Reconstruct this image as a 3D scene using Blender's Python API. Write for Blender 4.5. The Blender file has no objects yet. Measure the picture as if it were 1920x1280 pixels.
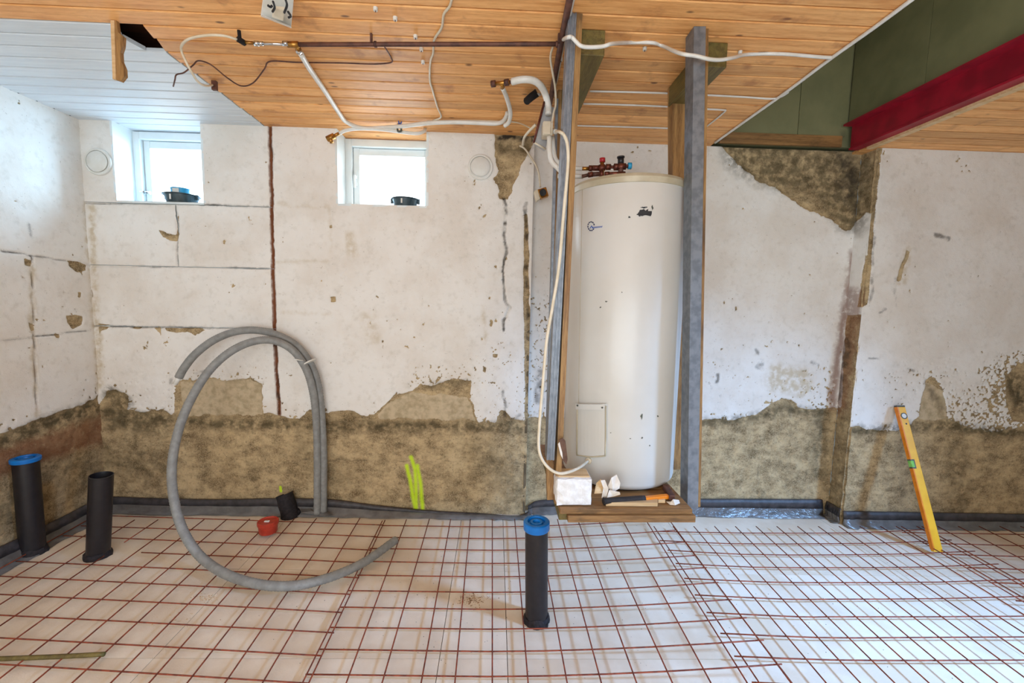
import bpy, math, random
import numpy as np
from mathutils import Vector, Matrix

random.seed(7)
rng = np.random.RandomState(5)
scene = bpy.context.scene
C = scene.collection

# ------------------------------------------------------------------ camera
F, H = 800.0, 1.52                        # focal length in pixels of the 1920 frame, eye height
def _n(v): return np.array(v, float) / np.linalg.norm(v)
YC = _n((-30, 78, -F)); ZC = _n((166, (F * F + 4980) / 78, F)); XC = np.cross(YC, ZC)
W2C = np.stack([XC, YC, ZC], 1)           # world axes seen in camera axes
cam = bpy.data.cameras.new('camera'); cam.sensor_width = 36; cam.lens = F / 1920 * 36
cam.clip_start = 0.02
cam_ob = bpy.data.objects.new('camera', cam); C.objects.link(cam_ob)
cm = Matrix(W2C.T.tolist()).to_4x4(); cm.translation = (0, 0, H)
cam_ob.matrix_world = cm
scene.camera = cam_ob

# ------------------------------------------------------------------ light
def s2l(c):
    c = np.array(c, float) / 255
    return tuple(np.where(c <= .04045, c / 12.92, ((c + .055) / 1.055) ** 2.4)) + (1,)
vs = scene.view_settings
vs.view_transform = 'Standard'; vs.look = 'None'; vs.gamma = 1; vs.use_curve_mapping = False
vs.exposure = -0.2
world = bpy.data.worlds.new('overcast_sky'); scene.world = world; world.use_nodes = True
bg = world.node_tree.nodes['Background']
bg.inputs[0].default_value = (0.86, 0.94, 1.0, 1); bg.inputs[1].default_value = 5.0
def area(name, loc, to, sx, sy, energy, col, portal=False):
    l = bpy.data.lights.new(name, 'AREA'); l.shape = 'RECTANGLE'; l.size = sx; l.size_y = sy
    l.energy = energy; l.color = col
    o = bpy.data.objects.new(name, l); C.objects.link(o); o.location = loc
    o.rotation_euler = (Vector(to) - Vector(loc)).to_track_quat('-Z', 'Y').to_euler()
    if portal: l.cycles.is_portal = True
    return o
# added fill lamp behind the viewer (no opening there), assumed side lamp on the right (no opening either), window daylight
area('rear_fill_light', (-0.4, -1.6, 1.45), (-0.2, 3.0, 1.45), 3.2, 1.9, 112, (0.825, 0.925, 1.0))
side = area('assumed_side_light', (4.3, 0.3, 2.35), (1.75, 1.75, 0.0), 0.5, 0.5, 50, (0.27, 0.54, 1.0))  # assumed cool lamp under the ceiling; the right wall has no opening
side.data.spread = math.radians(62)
area('daylight_window_a', (-1.75, 3.75, 2.6), (-2.6, 2.2, 1.75), 1.1, 0.9, 140, (0.38, 0.69, 1.0))
area('daylight_window_b', (-0.75, 3.75, 2.6), (-0.8, 2.0, 1.5), 1.1, 0.9, 45, (0.80, 0.91, 1.0))
area('stairwell_fill_light', (1.95, 1.4, 3.75), (1.95, 2.0, 2.0), 0.5, 1.2, 8, (1.0, 0.95, 0.85))  # added lamp inside the closed stair shaft

# ------------------------------------------------------------------ pixel helpers: a point on a known plane of the room
def ray(x, y): return W2C.T @ np.array([(x - 960) / F, (640 - y) / F, -1.0])
def onY(x, y, Y): d = ray(x, y); return d * (Y / d[1]) + np.array([0, 0, H])
def onZ(x, y, Z): d = ray(x, y); return d * ((Z - H) / d[2]) + np.array([0, 0, H])
def onX(x, y, X): d = ray(x, y); return d * (X / d[0]) + np.array([0, 0, H])
def fz(X): return -0.016 * (X + 2.35)     # the floor falls slightly towards the right
def onF(x, y, dz=0.0):
    z = dz
    for _ in range(5):
        p = onZ(x, y, z); z = fz(p[0]) + dz
    return onZ(x, y, z)
def to_px(P):
    c = (np.asarray(P) - np.array([0, 0, H])) @ W2C.T
    d = np.maximum(-c[..., 2], 0.05)
    return 960 + F * c[..., 0] / d, 640 - F * c[..., 1] / d

# ------------------------------------------------------------------ room constants (metres)
ZCEIL = 2.62
Y1, Y2, Y3 = 2.97, 3.05, 2.92             # back wall, heater recess, right-hand wall
XL = -2.70; XR = 5.0; YB = -1.9
XREC = onY(994, 600, Y1)[0]               # recess starts
XPIER = onY(1610, 640, Y3)[0]             # right-hand wall starts
XOPEN = onZ(1340, 268, ZCEIL)[0]          # stair opening in the ceiling
XBEAM = onZ(1595, 278, ZCEIL)[0]

# ------------------------------------------------------------------ materials
def mat_base(name):
    m = bpy.data.materials.new(name); m.use_nodes = True
    nt = m.node_tree; b = nt.nodes['Principled BSDF']
    return m, nt, b
def nd(nt, t, **kw):
    n = nt.nodes.new(t)
    for k, v in kw.items():
        if k.startswith('i_'): n.inputs[k[2:].replace('_', ' ')].default_value = v
        else: setattr(n, k, v)
    return n
def mixc(nt, fac, a, b, blend='MIX'):
    n = nt.nodes.new('ShaderNodeMix'); n.data_type = 'RGBA'; n.blend_type = blend
    for s, v in ((0, fac), (6, a), (7, b)):
        if hasattr(v, 'is_linked') or isinstance(v, bpy.types.NodeSocket): nt.links.new(v, n.inputs[s])
        else: n.inputs[s].default_value = v
    return n.outputs[2]
def mth(nt, op, a, b=None, c=None, clamp=False):
    n = nt.nodes.new('ShaderNodeMath'); n.operation = op; n.use_clamp = clamp
    for s, v in enumerate((a, b, c)):
        if v is None: continue
        if isinstance(v, bpy.types.NodeSocket): nt.links.new(v, n.inputs[s])
        else: n.inputs[s].default_value = v
    return n.outputs[0]
def ramp(nt, fac, lo, hi):
    n = nt.nodes.new('ShaderNodeMapRange'); n.interpolation_type = 'SMOOTHSTEP'
    nt.links.new(fac, n.inputs[0]); n.inputs[1].default_value = lo; n.inputs[2].default_value = hi
    return n.outputs[0]
def noise(nt, vec, scale, detail=4, rough=.55):
    n = nt.nodes.new('ShaderNodeTexNoise'); n.inputs['Scale'].default_value = scale
    n.inputs['Detail'].default_value = detail; n.inputs['Roughness'].default_value = rough
    if vec is not None: nt.links.new(vec, n.inputs['Vector'])
    return n.outputs['Fac']
def bump(nt, b, h, strength=.3, dist=.004):
    n = nt.nodes.new('ShaderNodeBump'); n.inputs['Strength'].default_value = strength
    n.inputs['Distance'].default_value = dist
    nt.links.new(h, n.inputs['Height']); nt.links.new(n.outputs[0], b.inputs['Normal'])
def coord(nt, rand=True):
    tc = nt.nodes.new('ShaderNodeTexCoord'); v = tc.outputs['Object']
    if rand:
        oi = nt.nodes.new('ShaderNodeObjectInfo')
        s = nt.nodes.new('ShaderNodeVectorMath'); s.operation = 'SCALE'
        cx = nt.nodes.new('ShaderNodeCombineXYZ')
        nt.links.new(oi.outputs['Random'], cx.inputs[0]); nt.links.new(oi.outputs['Random'], cx.inputs[1])
        nt.links.new(cx.outputs[0], s.inputs[0]); s.inputs['Scale'].default_value = 37.0
        a = nt.nodes.new('ShaderNodeVectorMath'); a.operation = 'ADD'
        nt.links.new(v, a.inputs[0]); nt.links.new(s.outputs[0], a.inputs[1]); v = a.outputs[0]
        return v, oi.outputs['Random']
    return v, None
def scaled(nt, v, s):
    n = nt.nodes.new('ShaderNodeMapping'); n.inputs['Scale'].default_value = s
    nt.links.new(v, n.inputs['Vector']); return n.outputs[0]
def simple(name, c1, c2=None, rough=.6, metal=0.0, scale=25, bmp=0.0, bs=120, lo=.35, hi=.65):
    m, nt, b = mat_base(name); b.inputs['Roughness'].default_value = rough; b.inputs['Metallic'].default_value = metal
    v, _ = coord(nt)
    c2 = c2 or tuple(x * .82 for x in c1)
    nt.links.new(mixc(nt, ramp(nt, noise(nt, v, scale), lo, hi), s2l(c1), s2l(c2)), b.inputs['Base Color'])
    if bmp: bump(nt, b, noise(nt, v, bs), bmp)
    return m
def wood(name, c1, c2, knot=None, stretch=(1, 14, 14), rough=.55, vary=.12, stain=None, seed_scale=3.0):
    m, nt, b = mat_base(name); b.inputs['Roughness'].default_value = rough
    v, rnd = coord(nt)
    g = scaled(nt, v, stretch)
    n1 = noise(nt, g, seed_scale, 5, .6); n2 = noise(nt, g, seed_scale * 7, 3, .6)
    f = mth(nt, 'ADD', mth(nt, 'MULTIPLY', n1, .65), mth(nt, 'MULTIPLY', n2, .35))
    col = mixc(nt, ramp(nt, f, .36, .66), s2l(c1), s2l(c2))
    if knot:
        vo = nt.nodes.new('ShaderNodeTexVoronoi'); vo.inputs['Scale'].default_value = 3.2
        nt.links.new(scaled(nt, v, tuple({1: 1.3, 14: 3.2}.get(s, 1.5) for s in stretch)), vo.inputs['Vector'])
        k = ramp(nt, vo.outputs['Distance'], .10, .04)
        col = mixc(nt, mth(nt, 'MULTIPLY', k, .8), col, s2l(knot))
    if stain:
        st = ramp(nt, noise(nt, v, 5.5, 5, .6), .55, .72)
        col = mixc(nt, mth(nt, 'MULTIPLY', st, .6), col, s2l(stain))
    br = mth(nt, 'ADD', mth(nt, 'MULTIPLY', rnd, 2 * vary), 1 - vary)
    hs = nt.nodes.new('ShaderNodeHueSaturation'); nt.links.new(br, hs.inputs['Value']); nt.links.new(col, hs.inputs['Color'])
    nt.links.new(hs.outputs[0], b.inputs['Base Color'])
    bump(nt, b, n2, .25, .002)
    return m

M = {}
M['pine'] = wood('pine_boards', (248, 188, 120), (216, 146, 80), knot=(84, 46, 24), stretch=(1, 14, 14), vary=.16, stain=(160, 98, 56))
M['pine_white'] = wood('white_painted_boards', (226, 232, 236), (214, 221, 227), stretch=(1, 14, 14), rough=.45, vary=.03)
M['old_wood_z'] = wood('old_timber_upright', (170, 130, 78), (112, 76, 40), stretch=(14, 14, 1), stain=(80, 60, 35))
M['old_wood_y'] = wood('mossy_timber', (120, 104, 52), (84, 70, 34), stretch=(14, 1, 14), stain=(70, 80, 40))
M['old_wood_x'] = wood('platform_timber', (158, 116, 68), (108, 76, 42), stretch=(1, 14, 14), stain=(70, 54, 34))
M['fresh_wood'] = wood('fresh_wood', (222, 190, 146), (200, 162, 112), stretch=(1, 14, 14))
M['green_board'] = simple('green_board', (126, 124, 88), (112, 112, 78), .7, scale=4)
M['red_steel'] = simple('red_primer_steel', (165, 18, 44), (136, 13, 36), .5, scale=8)
M['galv'] = simple('galvanised_steel', (140, 146, 154), (118, 124, 132), .5, .6, scale=30)
M['eps'] = simple('white_insulation_board', (240, 227, 208), (226, 208, 184), .9, scale=3.5, bmp=.25, bs=160)
M['eps_block'] = simple('polystyrene', (240, 238, 236), (226, 222, 218), .9, scale=40, bmp=.5, bs=140)
M['rust'] = simple('rusty_steel_bar', (160, 78, 50), (112, 54, 38), .75, .1, scale=30)
M['iron'] = simple('rusty_iron', (112, 74, 60), (82, 56, 50), .6, .4, scale=25)
M['black'] = simple('black_plastic', (34, 30, 33), (26, 23, 26), .42, scale=30)
M['black_rib'] = simple('black_sleeve', (40, 34, 38), (24, 20, 24), .8, scale=60, bmp=.8, bs=110)
M['blue'] = simple('blue_plastic', (10, 128, 214), (6, 112, 196), .4, scale=15)
M['cyan'] = simple('cyan_plastic', (60, 170, 214), (46, 156, 202), .4, scale=15)
M['redcap'] = simple('red_plastic', (190, 62, 40), (168, 48, 32), .4, scale=30)
M['grey_hose'] = simple('grey_corrugated_hose', (148, 148, 145), (132, 132, 129), .55, scale=30)
M['white_pl'] = simple('white_plastic', (232, 230, 224), (222, 218, 208), .4, scale=12)
M['cream'] = simple('cream_cable', (226, 214, 192), (214, 200, 174), .5, scale=20)
M['brass'] = simple('brass', (196, 146, 72), (150, 104, 52), .35, .9, scale=40)
M['copper'] = simple('tarnished_copper', (128, 70, 52), (88, 48, 40), .45, .6, scale=50)
M['chrome'] = simple('chrome', (210, 212, 214), (190, 192, 196), .15, 1.0, scale=10)
M['yellow'] = simple('yellow_lacquer', (246, 186, 34), (236, 172, 26), .4, scale=10)
M['level_end'] = simple('grey_end_cap', (90, 92, 80), (70, 72, 64), .5)
M['green_vial'] = simple('green_vial', (150, 210, 110), (120, 190, 90), .2)
M['orange'] = simple('orange_handle', (238, 140, 24), (224, 124, 16), .4)
M['grip'] = simple('black_grip', (44, 38, 36), (30, 26, 26), .75, bmp=.5, bs=200)
M['enamel'] = simple('white_enamel', (212, 210, 205), (207, 204, 197), .28, scale=3)
M['enamel_dirt_shade'] = simple('yellowed_rim_shade', (200, 190, 166), (176, 164, 138), .4, scale=8)
M['logo_dark'] = simple('dark_blue_print', (38, 44, 84), (34, 40, 80), .5)
M['logo_blue'] = simple('blue_print', (70, 104, 190), (66, 100, 186), .5)
M['scorch'] = simple('black_scuff', (30, 30, 34), (44, 44, 46), .7)
M['tissue'] = simple('paper_wrap', (236, 228, 218), (222, 210, 196), .85)
M['rag'] = simple('brown_tape', (110, 78, 58), (84, 56, 42), .7)
M['frame_white'] = simple('white_window_paint', (232, 238, 238), (224, 232, 233), .4, scale=6)
M['void_wood'] = wood('dark_subfloor', (92, 52, 34), (54, 30, 22), stretch=(1, 14, 14))
M['casing'] = simple('grey_plastic', (186, 184, 184), (172, 170, 170), .45)
M['dark_rub'] = simple('dark_void', (26, 18, 16), (16, 10, 10), .95)
M['mortar'] = simple('raw_concrete_base', (120, 104, 80), (92, 80, 60), .95, scale=9, bmp=.5, bs=40)
M['membrane'] = simple('damp_membrane', (74, 70, 72), (52, 49, 50), .5, scale=18, bmp=.4, bs=60)
M['foil'] = simple('plastic_film', (122, 120, 118), (92, 90, 88), .22, .0, scale=9, bmp=1.0, bs=22, lo=.3, hi=.7)
M['tub_dark'] = simple('dark_tub', (58, 78, 86), (40, 58, 66), .4)
M['red_wheel'] = simple('red_valve_cap', (176, 38, 46), (150, 30, 40), .4)

m, nt, b = mat_base('window_glass')
nt.nodes.remove(b)
tr = nd(nt, 'ShaderNodeBsdfTransparent'); gl = nd(nt, 'ShaderNodeBsdfGlossy'); gl.inputs['Roughness'].default_value = .02
mx = nd(nt, 'ShaderNodeMixShader'); mx.inputs[0].default_value = .06
nt.links.new(tr.outputs[0], mx.inputs[1]); nt.links.new(gl.outputs[0], mx.inputs[2])
nt.links.new(mx.outputs[0], nt.nodes['Material Output'].inputs[0])
M['glass'] = m

# weathered wall: lime paint over concrete; wear and some painted shade come from the mesh attributes
m, nt, b = mat_base('weathered_painted_wall'); b.inputs['Roughness'].default_value = .92
a1 = nd(nt, 'ShaderNodeVertexColor', layer_name='wear'); a2 = nd(nt, 'ShaderNodeVertexColor', layer_name='stain')
geo = nt.nodes.new('ShaderNodeNewGeometry'); v = geo.outputs['Position']
sp = nd(nt, 'ShaderNodeSeparateColor'); nt.links.new(a1.outputs[0], sp.inputs[0])
sq = nd(nt, 'ShaderNodeSeparateColor'); nt.links.new(a2.outputs[0], sq.inputs[0])
nf = noise(nt, v, 160, 3, .6); nm = noise(nt, v, 22, 5, .6); nl = noise(nt, v, 3.2, 5, .6); n4 = noise(nt, v, 7.5, 6, .65)
jit = mth(nt, 'MULTIPLY', mth(nt, 'SUBTRACT', nf, .5), .12)
conc = ramp(nt, mth(nt, 'ADD', sp.outputs[0], jit), .485, .515)
patch = ramp(nt, mth(nt, 'ADD', sp.outputs[1], jit), .46, .54)
paint = mixc(nt, ramp(nt, nl, .35, .7), s2l((240, 236, 230)), s2l((230, 222, 212)))
paint = mixc(nt, mth(nt, 'MULTIPLY', ramp(nt, nm, .5, .8), .35), paint, s2l((194, 186, 172)))
pock = ramp(nt, noise(nt, v, 75, 2, .5), .70, .76)
paint = mixc(nt, mth(nt, 'MULTIPLY', pock, .35), paint, s2l((140, 128, 110)))
cc = mixc(nt, ramp(nt, mth(nt, 'ADD', mth(nt, 'MULTIPLY', n4, .55), mth(nt, 'MULTIPLY', noise(nt, scaled(nt, v, (1, 1, 1.9)), 12, 6, .7), .45)), .36, .66), s2l((200, 174, 132)), s2l((104, 84, 54)))
cc = mixc(nt, mth(nt, 'MULTIPLY', ramp(nt, nf, .42, .72), .6), cc, s2l((214, 190, 150)))
cc = mixc(nt, mth(nt, 'MULTIPLY', ramp(nt, noise(nt, v, 60, 4, .65), .55, .72), .55), cc, s2l((84, 72, 48)))
pc = mixc(nt, ramp(nt, nm, .35, .7), s2l((204, 184, 152)), s2l((172, 154, 122)))
cc = mixc(nt, patch, cc, pc)
col = mixc(nt, conc, paint, cc)
moss_shade_fac = mth(nt, 'MULTIPLY', a1.outputs['Alpha'], ramp(nt, mth(nt, 'ADD', nm, mth(nt, 'MULTIPLY', nf, .3)), .45, .75))
col = mixc(nt, mth(nt, 'MULTIPLY', moss_shade_fac, .85), col, s2l((62, 54, 30)))
col = mixc(nt, mth(nt, 'MULTIPLY', sp.outputs[2], ramp(nt, mth(nt, 'ADD', nm, mth(nt, 'MULTIPLY', sp.outputs[2], .35)), .42, .7)), col, s2l((124, 72, 42)))
dk = mth(nt, 'MULTIPLY', sq.outputs[0], ramp(nt, mth(nt, 'ADD', nf, mth(nt, 'MULTIPLY', sq.outputs[0], .4)), .4, .62))
col = mixc(nt, dk, col, s2l((52, 44, 34)))
col = mixc(nt, mth(nt, 'MULTIPLY', sq.outputs[2], ramp(nt, nm, .3, .62)), col, s2l((196, 176, 140)))
spr = mth(nt, 'MULTIPLY', sq.outputs[1], ramp(nt, mth(nt, 'ADD', nf, sq.outputs[1]), .6, 1.1))
col = mixc(nt, spr, col, s2l((206, 240, 30)))
nt.links.new(col, b.inputs['Base Color'])
hh = mth(nt, 'ADD', mth(nt, 'MULTIPLY', nf, .5), mth(nt, 'MULTIPLY', nm, mth(nt, 'ADD', mth(nt, 'MULTIPLY', conc, 1.6), .5)))
bump(nt, b, hh, .45, .006)
M['wall'] = m

# ------------------------------------------------------------------ object helpers
LOC = {}                                   # world position of every parent (no parent is rotated)
def tag(o, label=None, cat=None, group=None, kind=None):
    if label: o['label'] = label
    if cat: o['category'] = cat
    if group: o['group'] = group
    if kind: o['kind'] = kind
    return o
def thing(name, loc, label=None, cat=None, group=None, kind=None):
    o = bpy.data.objects.new(name, None); o.empty_display_size = .05; C.objects.link(o)
    o.location = tuple(loc); LOC[o.name] = Vector(tuple(loc))
    return tag(o, label, cat, group, kind)
def link(me, name, m, parent, org):
    if m is not None: me.materials.append(M[m] if isinstance(m, str) else m)
    o = bpy.data.objects.new(name, me); C.objects.link(o)
    LOC[o.name] = Vector(org)
    if parent is not None:
        o.parent = parent; o.location = Vector(org) - LOC[parent.name]
    else: o.location = org
    return o
def mesh(name, V, Fc, m, parent=None, smooth=False, bevel=0):
    V = np.asarray(V, float)
    mn, mxx = V.min(0), V.max(0); org = ((mn[0] + mxx[0]) / 2, (mn[1] + mxx[1]) / 2, mn[2])
    me = bpy.data.meshes.new(name); me.from_pydata((V - np.array(org)).tolist(), [], Fc)
    if smooth: me.polygons.foreach_set('use_smooth', [True] * len(me.polygons))
    me.update()
    o = link(me, name, m, parent, org)
    if bevel:
        bv = o.modifiers.new('bevel', 'BEVEL'); bv.width = bevel; bv.segments = 2; bv.limit_method = 'ANGLE'
    return o
BF = [(0, 3, 2, 1), (4, 5, 6, 7), (0, 1, 5, 4), (1, 2, 6, 5), (2, 3, 7, 6), (3, 0, 4, 7)]
def bxv(x0, x1, y0, y1, z0, z1):
    return [(x0, y0, z0), (x1, y0, z0), (x1, y1, z0), (x0, y1, z0), (x0, y0, z1), (x1, y0, z1), (x1, y1, z1), (x0, y1, z1)]
def boxes(name, L, m, parent=None, bevel=0):
    V, Fc = [], []
    for q in L:
        k = len(V); V += bxv(*q); Fc += [tuple(i + k for i in f) for f in BF]
    return mesh(name, V, Fc, m, parent, bevel=bevel)
def box(name, x0, x1, y0, y1, z0, z1, m, parent=None, bevel=0):
    return boxes(name, [(x0, x1, y0, y1, z0, z1)], m, parent, bevel)
def obox(name, a, b_, w, d, m, parent=None, up=(0, 1, 0), bevel=0):
    """box from a to b; w across, d along 'up'"""
    a, b_ = Vector(a), Vector(b_); t = (b_ - a).normalized(); u = Vector(up); u = (u - t * u.dot(t)).normalized(); s = t.cross(u)
    V = []
    for p in (a, b_):
        for i, j in ((-1, -1), (1, -1), (1, 1), (-1, 1)): V.append(p + s * (w / 2 * i) + u * (d / 2 * j))
    o = mesh(name, [tuple(q) for q in V], BF, m, parent, bevel=bevel)
    return o
def smooth_path(pts, n=6):
    pts = [np.array(p, float) for p in pts]
    if len(pts) < 3: return pts
    out = []
    q = [2 * pts[0] - pts[1]] + pts + [2 * pts[-1] - pts[-2]]
    for i in range(1, len(q) - 2):
        for k in range(n):
            t = k / n; p0, p1, p2, p3 = q[i - 1:i + 3]
            out.append(.5 * (2 * p1 + (p2 - p0) * t + (2 * p0 - 5 * p1 + 4 * p2 - p3) * t * t + (3 * p1 - p0 - 3 * p2 + p3) * t ** 3))
    return out + [pts[-1]]
def tube_vf(pts, r, sides=8, cap=True):
    pts = [Vector(tuple(p)) for p in pts]; V, Fc = [], []
    t0 = (pts[1] - pts[0]).normalized()
    u = t0.orthogonal().normalized()
    for i, p in enumerate(pts):
        t = (pts[min(i + 1, len(pts) - 1)] - pts[max(i - 1, 0)]).normalized()
        u = (u - t * u.dot(t)).normalized(); w = t.cross(u)
        rr = r(i / (len(pts) - 1), i) if callable(r) else r
        for k in range(sides):
            a = 2 * math.pi * k / sides; V.append(tuple(p + u * (rr * math.cos(a)) + w * (rr * math.sin(a))))
    n = len(pts)
    for i in range(n - 1):
        for k in range(sides):
            k2 = (k + 1) % sides; Fc.append((i * sides + k, i * sides + k2, (i + 1) * sides + k2, (i + 1) * sides + k))
    if cap: Fc.append(tuple(range(sides - 1, -1, -1))); Fc.append(tuple((n - 1) * sides + k for k in range(sides)))
    return V, Fc
def tube(name, pts, r, m, parent=None, sides=8, sm=True, n=6):
    V, Fc = tube_vf(smooth_path(pts, n) if sm else [np.array(p, float) for p in pts], r, sides)
    o = mesh(name, V, Fc, m, parent, smooth=True)
    return o
def lathe(name, prof, base, axis, m, parent=None, sides=32, smooth=True):
    """profile of (radius, height) turned around axis from base"""
    ax = Vector(axis).normalized(); u = ax.orthogonal().normalized(); w = ax.cross(u); base = Vector(tuple(base))
    V, Fc = [], []
    for r, h in prof:
        for k in range(sides):
            a = 2 * math.pi * k / sides; V.append(tuple(base + ax * h + (u * math.cos(a) + w * math.sin(a)) * max(r, 1e-4)))
    for i in range(len(prof) - 1):
        for k in range(sides):
            k2 = (k + 1) % sides; Fc.append((i * sides + k, i * sides + k2, (i + 1) * sides + k2, (i + 1) * sides + k))
    Fc.append(tuple(range(sides - 1, -1, -1))); Fc.append(tuple((len(prof) - 1) * sides + k for k in range(sides)))
    o = mesh(name, V, Fc, m, parent, smooth=smooth)
    if smooth:
        for p in o.data.polygons:
            if len(p.vertices) > 4: p.use_smooth = False
        es = o.modifiers.new('edges', 'EDGE_SPLIT'); es.split_angle = math.radians(35)
    return o
def prism(name, poly, d, m, parent=None, bevel=0):
    """flat polygon of 3-D points given thickness by vector d"""
    n = len(poly); V = [tuple(p) for p in poly] + [tuple(np.array(p) + np.array(d)) for p in poly]
    Fc = [tuple(range(n)), tuple(range(2 * n - 1, n - 1, -1))] + [((i + 1) % n, i, n + i, n + (i + 1) % n) for i in range(n)]
    return mesh(name, V, Fc, m, parent, bevel=bevel)
zp = lambda L, Z: [onZ(x, y, Z) for x, y in L]
yp = lambda L, Y: [onY(x, y, Y) for x, y in L]
y3 = lambda L: [onY(x, y, Y) for x, y, Y in L]

# ------------------------------------------------------------------ wear and painted shade shapes
def vnoise(x, y, seed=0):
    xi, yi = np.floor(x).astype(np.int64), np.floor(y).astype(np.int64); fx, fy = x - xi, y - yi
    fx = fx * fx * (3 - 2 * fx); fy = fy * fy * (3 - 2 * fy)
    def h(a, b_):
        n = (a * 374761393 + b_ * 668265263 + seed * 974634777) & 0xffffffff
        n = ((n ^ (n >> 13)) * 1274126177) & 0xffffffff
        return ((n ^ (n >> 16)) & 0xffff) / 65535.0
    return (h(xi, yi) * (1 - fx) + h(xi + 1, yi) * fx) * (1 - fy) + (h(xi, yi + 1) * (1 - fx) + h(xi + 1, yi + 1) * fx) * fy
def fbm(x, y, o=4, seed=0):
    s, a, t = 0, .5, 0
    for k in range(o): s = s + a * vnoise(x * 2 ** k, y * 2 ** k, seed + k); t += a; a *= .55
    return s / t - .5
def sdf(px, py, poly):
    P = np.array(poly, float); d = np.full(px.shape, 1e9); ins = np.zeros(px.shape, bool)
    for i in range(len(P)):
        a, c = P[i], P[(i + 1) % len(P)]; e = c - a
        t = np.clip(((px - a[0]) * e[0] + (py - a[1]) * e[1]) / (e @ e + 1e-9), 0, 1)
        d = np.minimum(d, (px - a[0] - t * e[0]) ** 2 + (py - a[1] - t * e[1]) ** 2)
        if abs(e[1]) > 1e-9:
            ins ^= ((a[1] > py) != (c[1] > py)) & (px < e[0] * (py - a[1]) / e[1] + a[0])
    return np.sqrt(d) * np.where(ins, 1, -1)
def sdl(px, py, line, w):
    P = np.array(line, float); d = np.full(px.shape, 1e9)
    for a, c in zip(P[:-1], P[1:]):
        e = c - a; t = np.clip(((px - a[0]) * e[0] + (py - a[1]) * e[1]) / (e @ e + 1e-9), 0, 1)
        d = np.minimum(d, (px - a[0] - t * e[0]) ** 2 + (py - a[1] - t * e[1]) ** 2)
    return w - np.sqrt(d)
FLOORY = 1150
BARE = {  # plaster gone, concrete shows
 'back': [
  [(150, 768), (190, 752), (196, 736), (215, 730), (238, 742), (240, 768), (262, 774), (300, 768), (322, 778), (330, 716), (345, 712), (400, 708), (432, 712), (468, 705), (490, 722), (492, 776), (520, 777), (560, 786), (578, 768), (600, 774), (640, 770), (700, 780), (716, 762), (738, 742), (772, 735), (790, 716), (812, 722), (836, 712), (860, 708), (884, 718), (882, 745), (894, 788), (930, 790), (940, 770), (948, 772), (960, 788), (996, 786), (1000, FLOORY), (150, FLOORY)],
  [(924, 240), (998, 244), (1004, 262), (992, 285), (968, 335), (952, 372), (940, 374), (930, 348), (922, 335), (934, 322), (926, 290), (930, 262)],
  [(983, 400), (990, 400), (992, 560), (1000, 640), (1004, 800), (984, 800), (984, 640), (981, 560)],
  [(296, 430), (312, 436), (330, 440), (331, 404), (334, 405), (336, 440), (332, 452), (318, 450), (304, 444)],
  [(308, 614), (340, 616), (365, 612), (384, 618), (366, 629), (350, 622), (330, 624), (312, 620)],
  [(182, 606), (205, 610), (200, 618), (188, 622), (186, 628)], [(246, 611), (264, 611), (262, 615), (246, 615)],
  [(158, 545), (172, 543), (174, 556), (164, 560)], [(618, 556), (628, 556), (629, 566), (619, 567)], [(617, 421), (622, 421), (622, 428), (617, 427)],
  [(925, 662), (935, 663), (933, 670), (925, 669)], [(906, 686), (912, 690), (910, 700), (905, 696)], [(286, 612), (300, 614), (302, 633), (298, 622)]],
 'left': [
  [(-400, 960), (-100, 850), (0, 812), (60, 790), (110, 772), (150, 760), (195, 735), (215, 730), (230, 1200), (-400, 1600)],
  [(128, 488), (150, 492), (161, 496), (160, 508), (146, 511), (130, 500)],
  [(125, 592), (142, 589), (157, 592), (154, 608), (136, 617), (127, 604)],
  [(146, 546), (153, 548), (151, 557), (146, 556)], [(104, 624), (115, 625), (113, 633), (106, 632)],
  [(56, 604), (64, 606), (64, 620), (58, 621)], [(66, 596), (74, 598), (70, 603)], [(45, 485), (62, 488), (58, 500), (48, 496)]],
 'recess': [
  [(900, 782), (1060, 784), (1250, 786), (1312, 788), (1345, 786), (1376, 790), (1392, 780), (1418, 776), (1440, 762), (1458, 754), (1468, 748), (1486, 752), (1496, 764), (1530, 766), (1562, 764), (1600, 770), (1600, FLOORY), (900, FLOORY)],
  [(1338, 262), (1700, 262), (1700, 405), (1625, 400), (1608, 412), (1598, 430), (1588, 432), (1545, 405), (1500, 385), (1460, 358), (1420, 338), (1380, 305)]],
 'pier': [[(1440, 762), (1530, 766), (1570, 766), (1700, 770), (1700, FLOORY), (1440, FLOORY)],
  [(1500, 200), (1700, 200), (1700, 390), (1640, 398), (1622, 398), (1606, 414), (1590, 432), (1500, 420)],
  [(1606, 575), (1622, 480), (1632, 470), (1632, 575)], [(1585, 590), (1620, 590), (1600, 800), (1575, 800)]],
 'right': [
  [(1560, 802), (1600, 798), (1650, 806), (1680, 806), (1705, 798), (1722, 780), (1728, 745), (1738, 716), (1746, 706), (1756, 710), (1768, 726), (1774, 760), (1776, 782), (1800, 796), (1840, 804), (1870, 808), (1900, 802), (1922, 796), (1960, 780), (2300, 760), (2300, FLOORY), (1560, FLOORY)],
  [(1700, 468), (1706, 472), (1694, 510), (1688, 528), (1682, 526), (1686, 508)],
  [(1885, 705), (1960, 650), (2100, 640), (2300, 780), (1900, 790), (1888, 760)],
  [(1560, 262), (1654, 276), (1640, 420), (1628, 570), (1616, 578), (1560, 578)], [(1560, 576), (1614, 580), (1606, 700), (1594, 800), (1560, 800)]],
}
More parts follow.
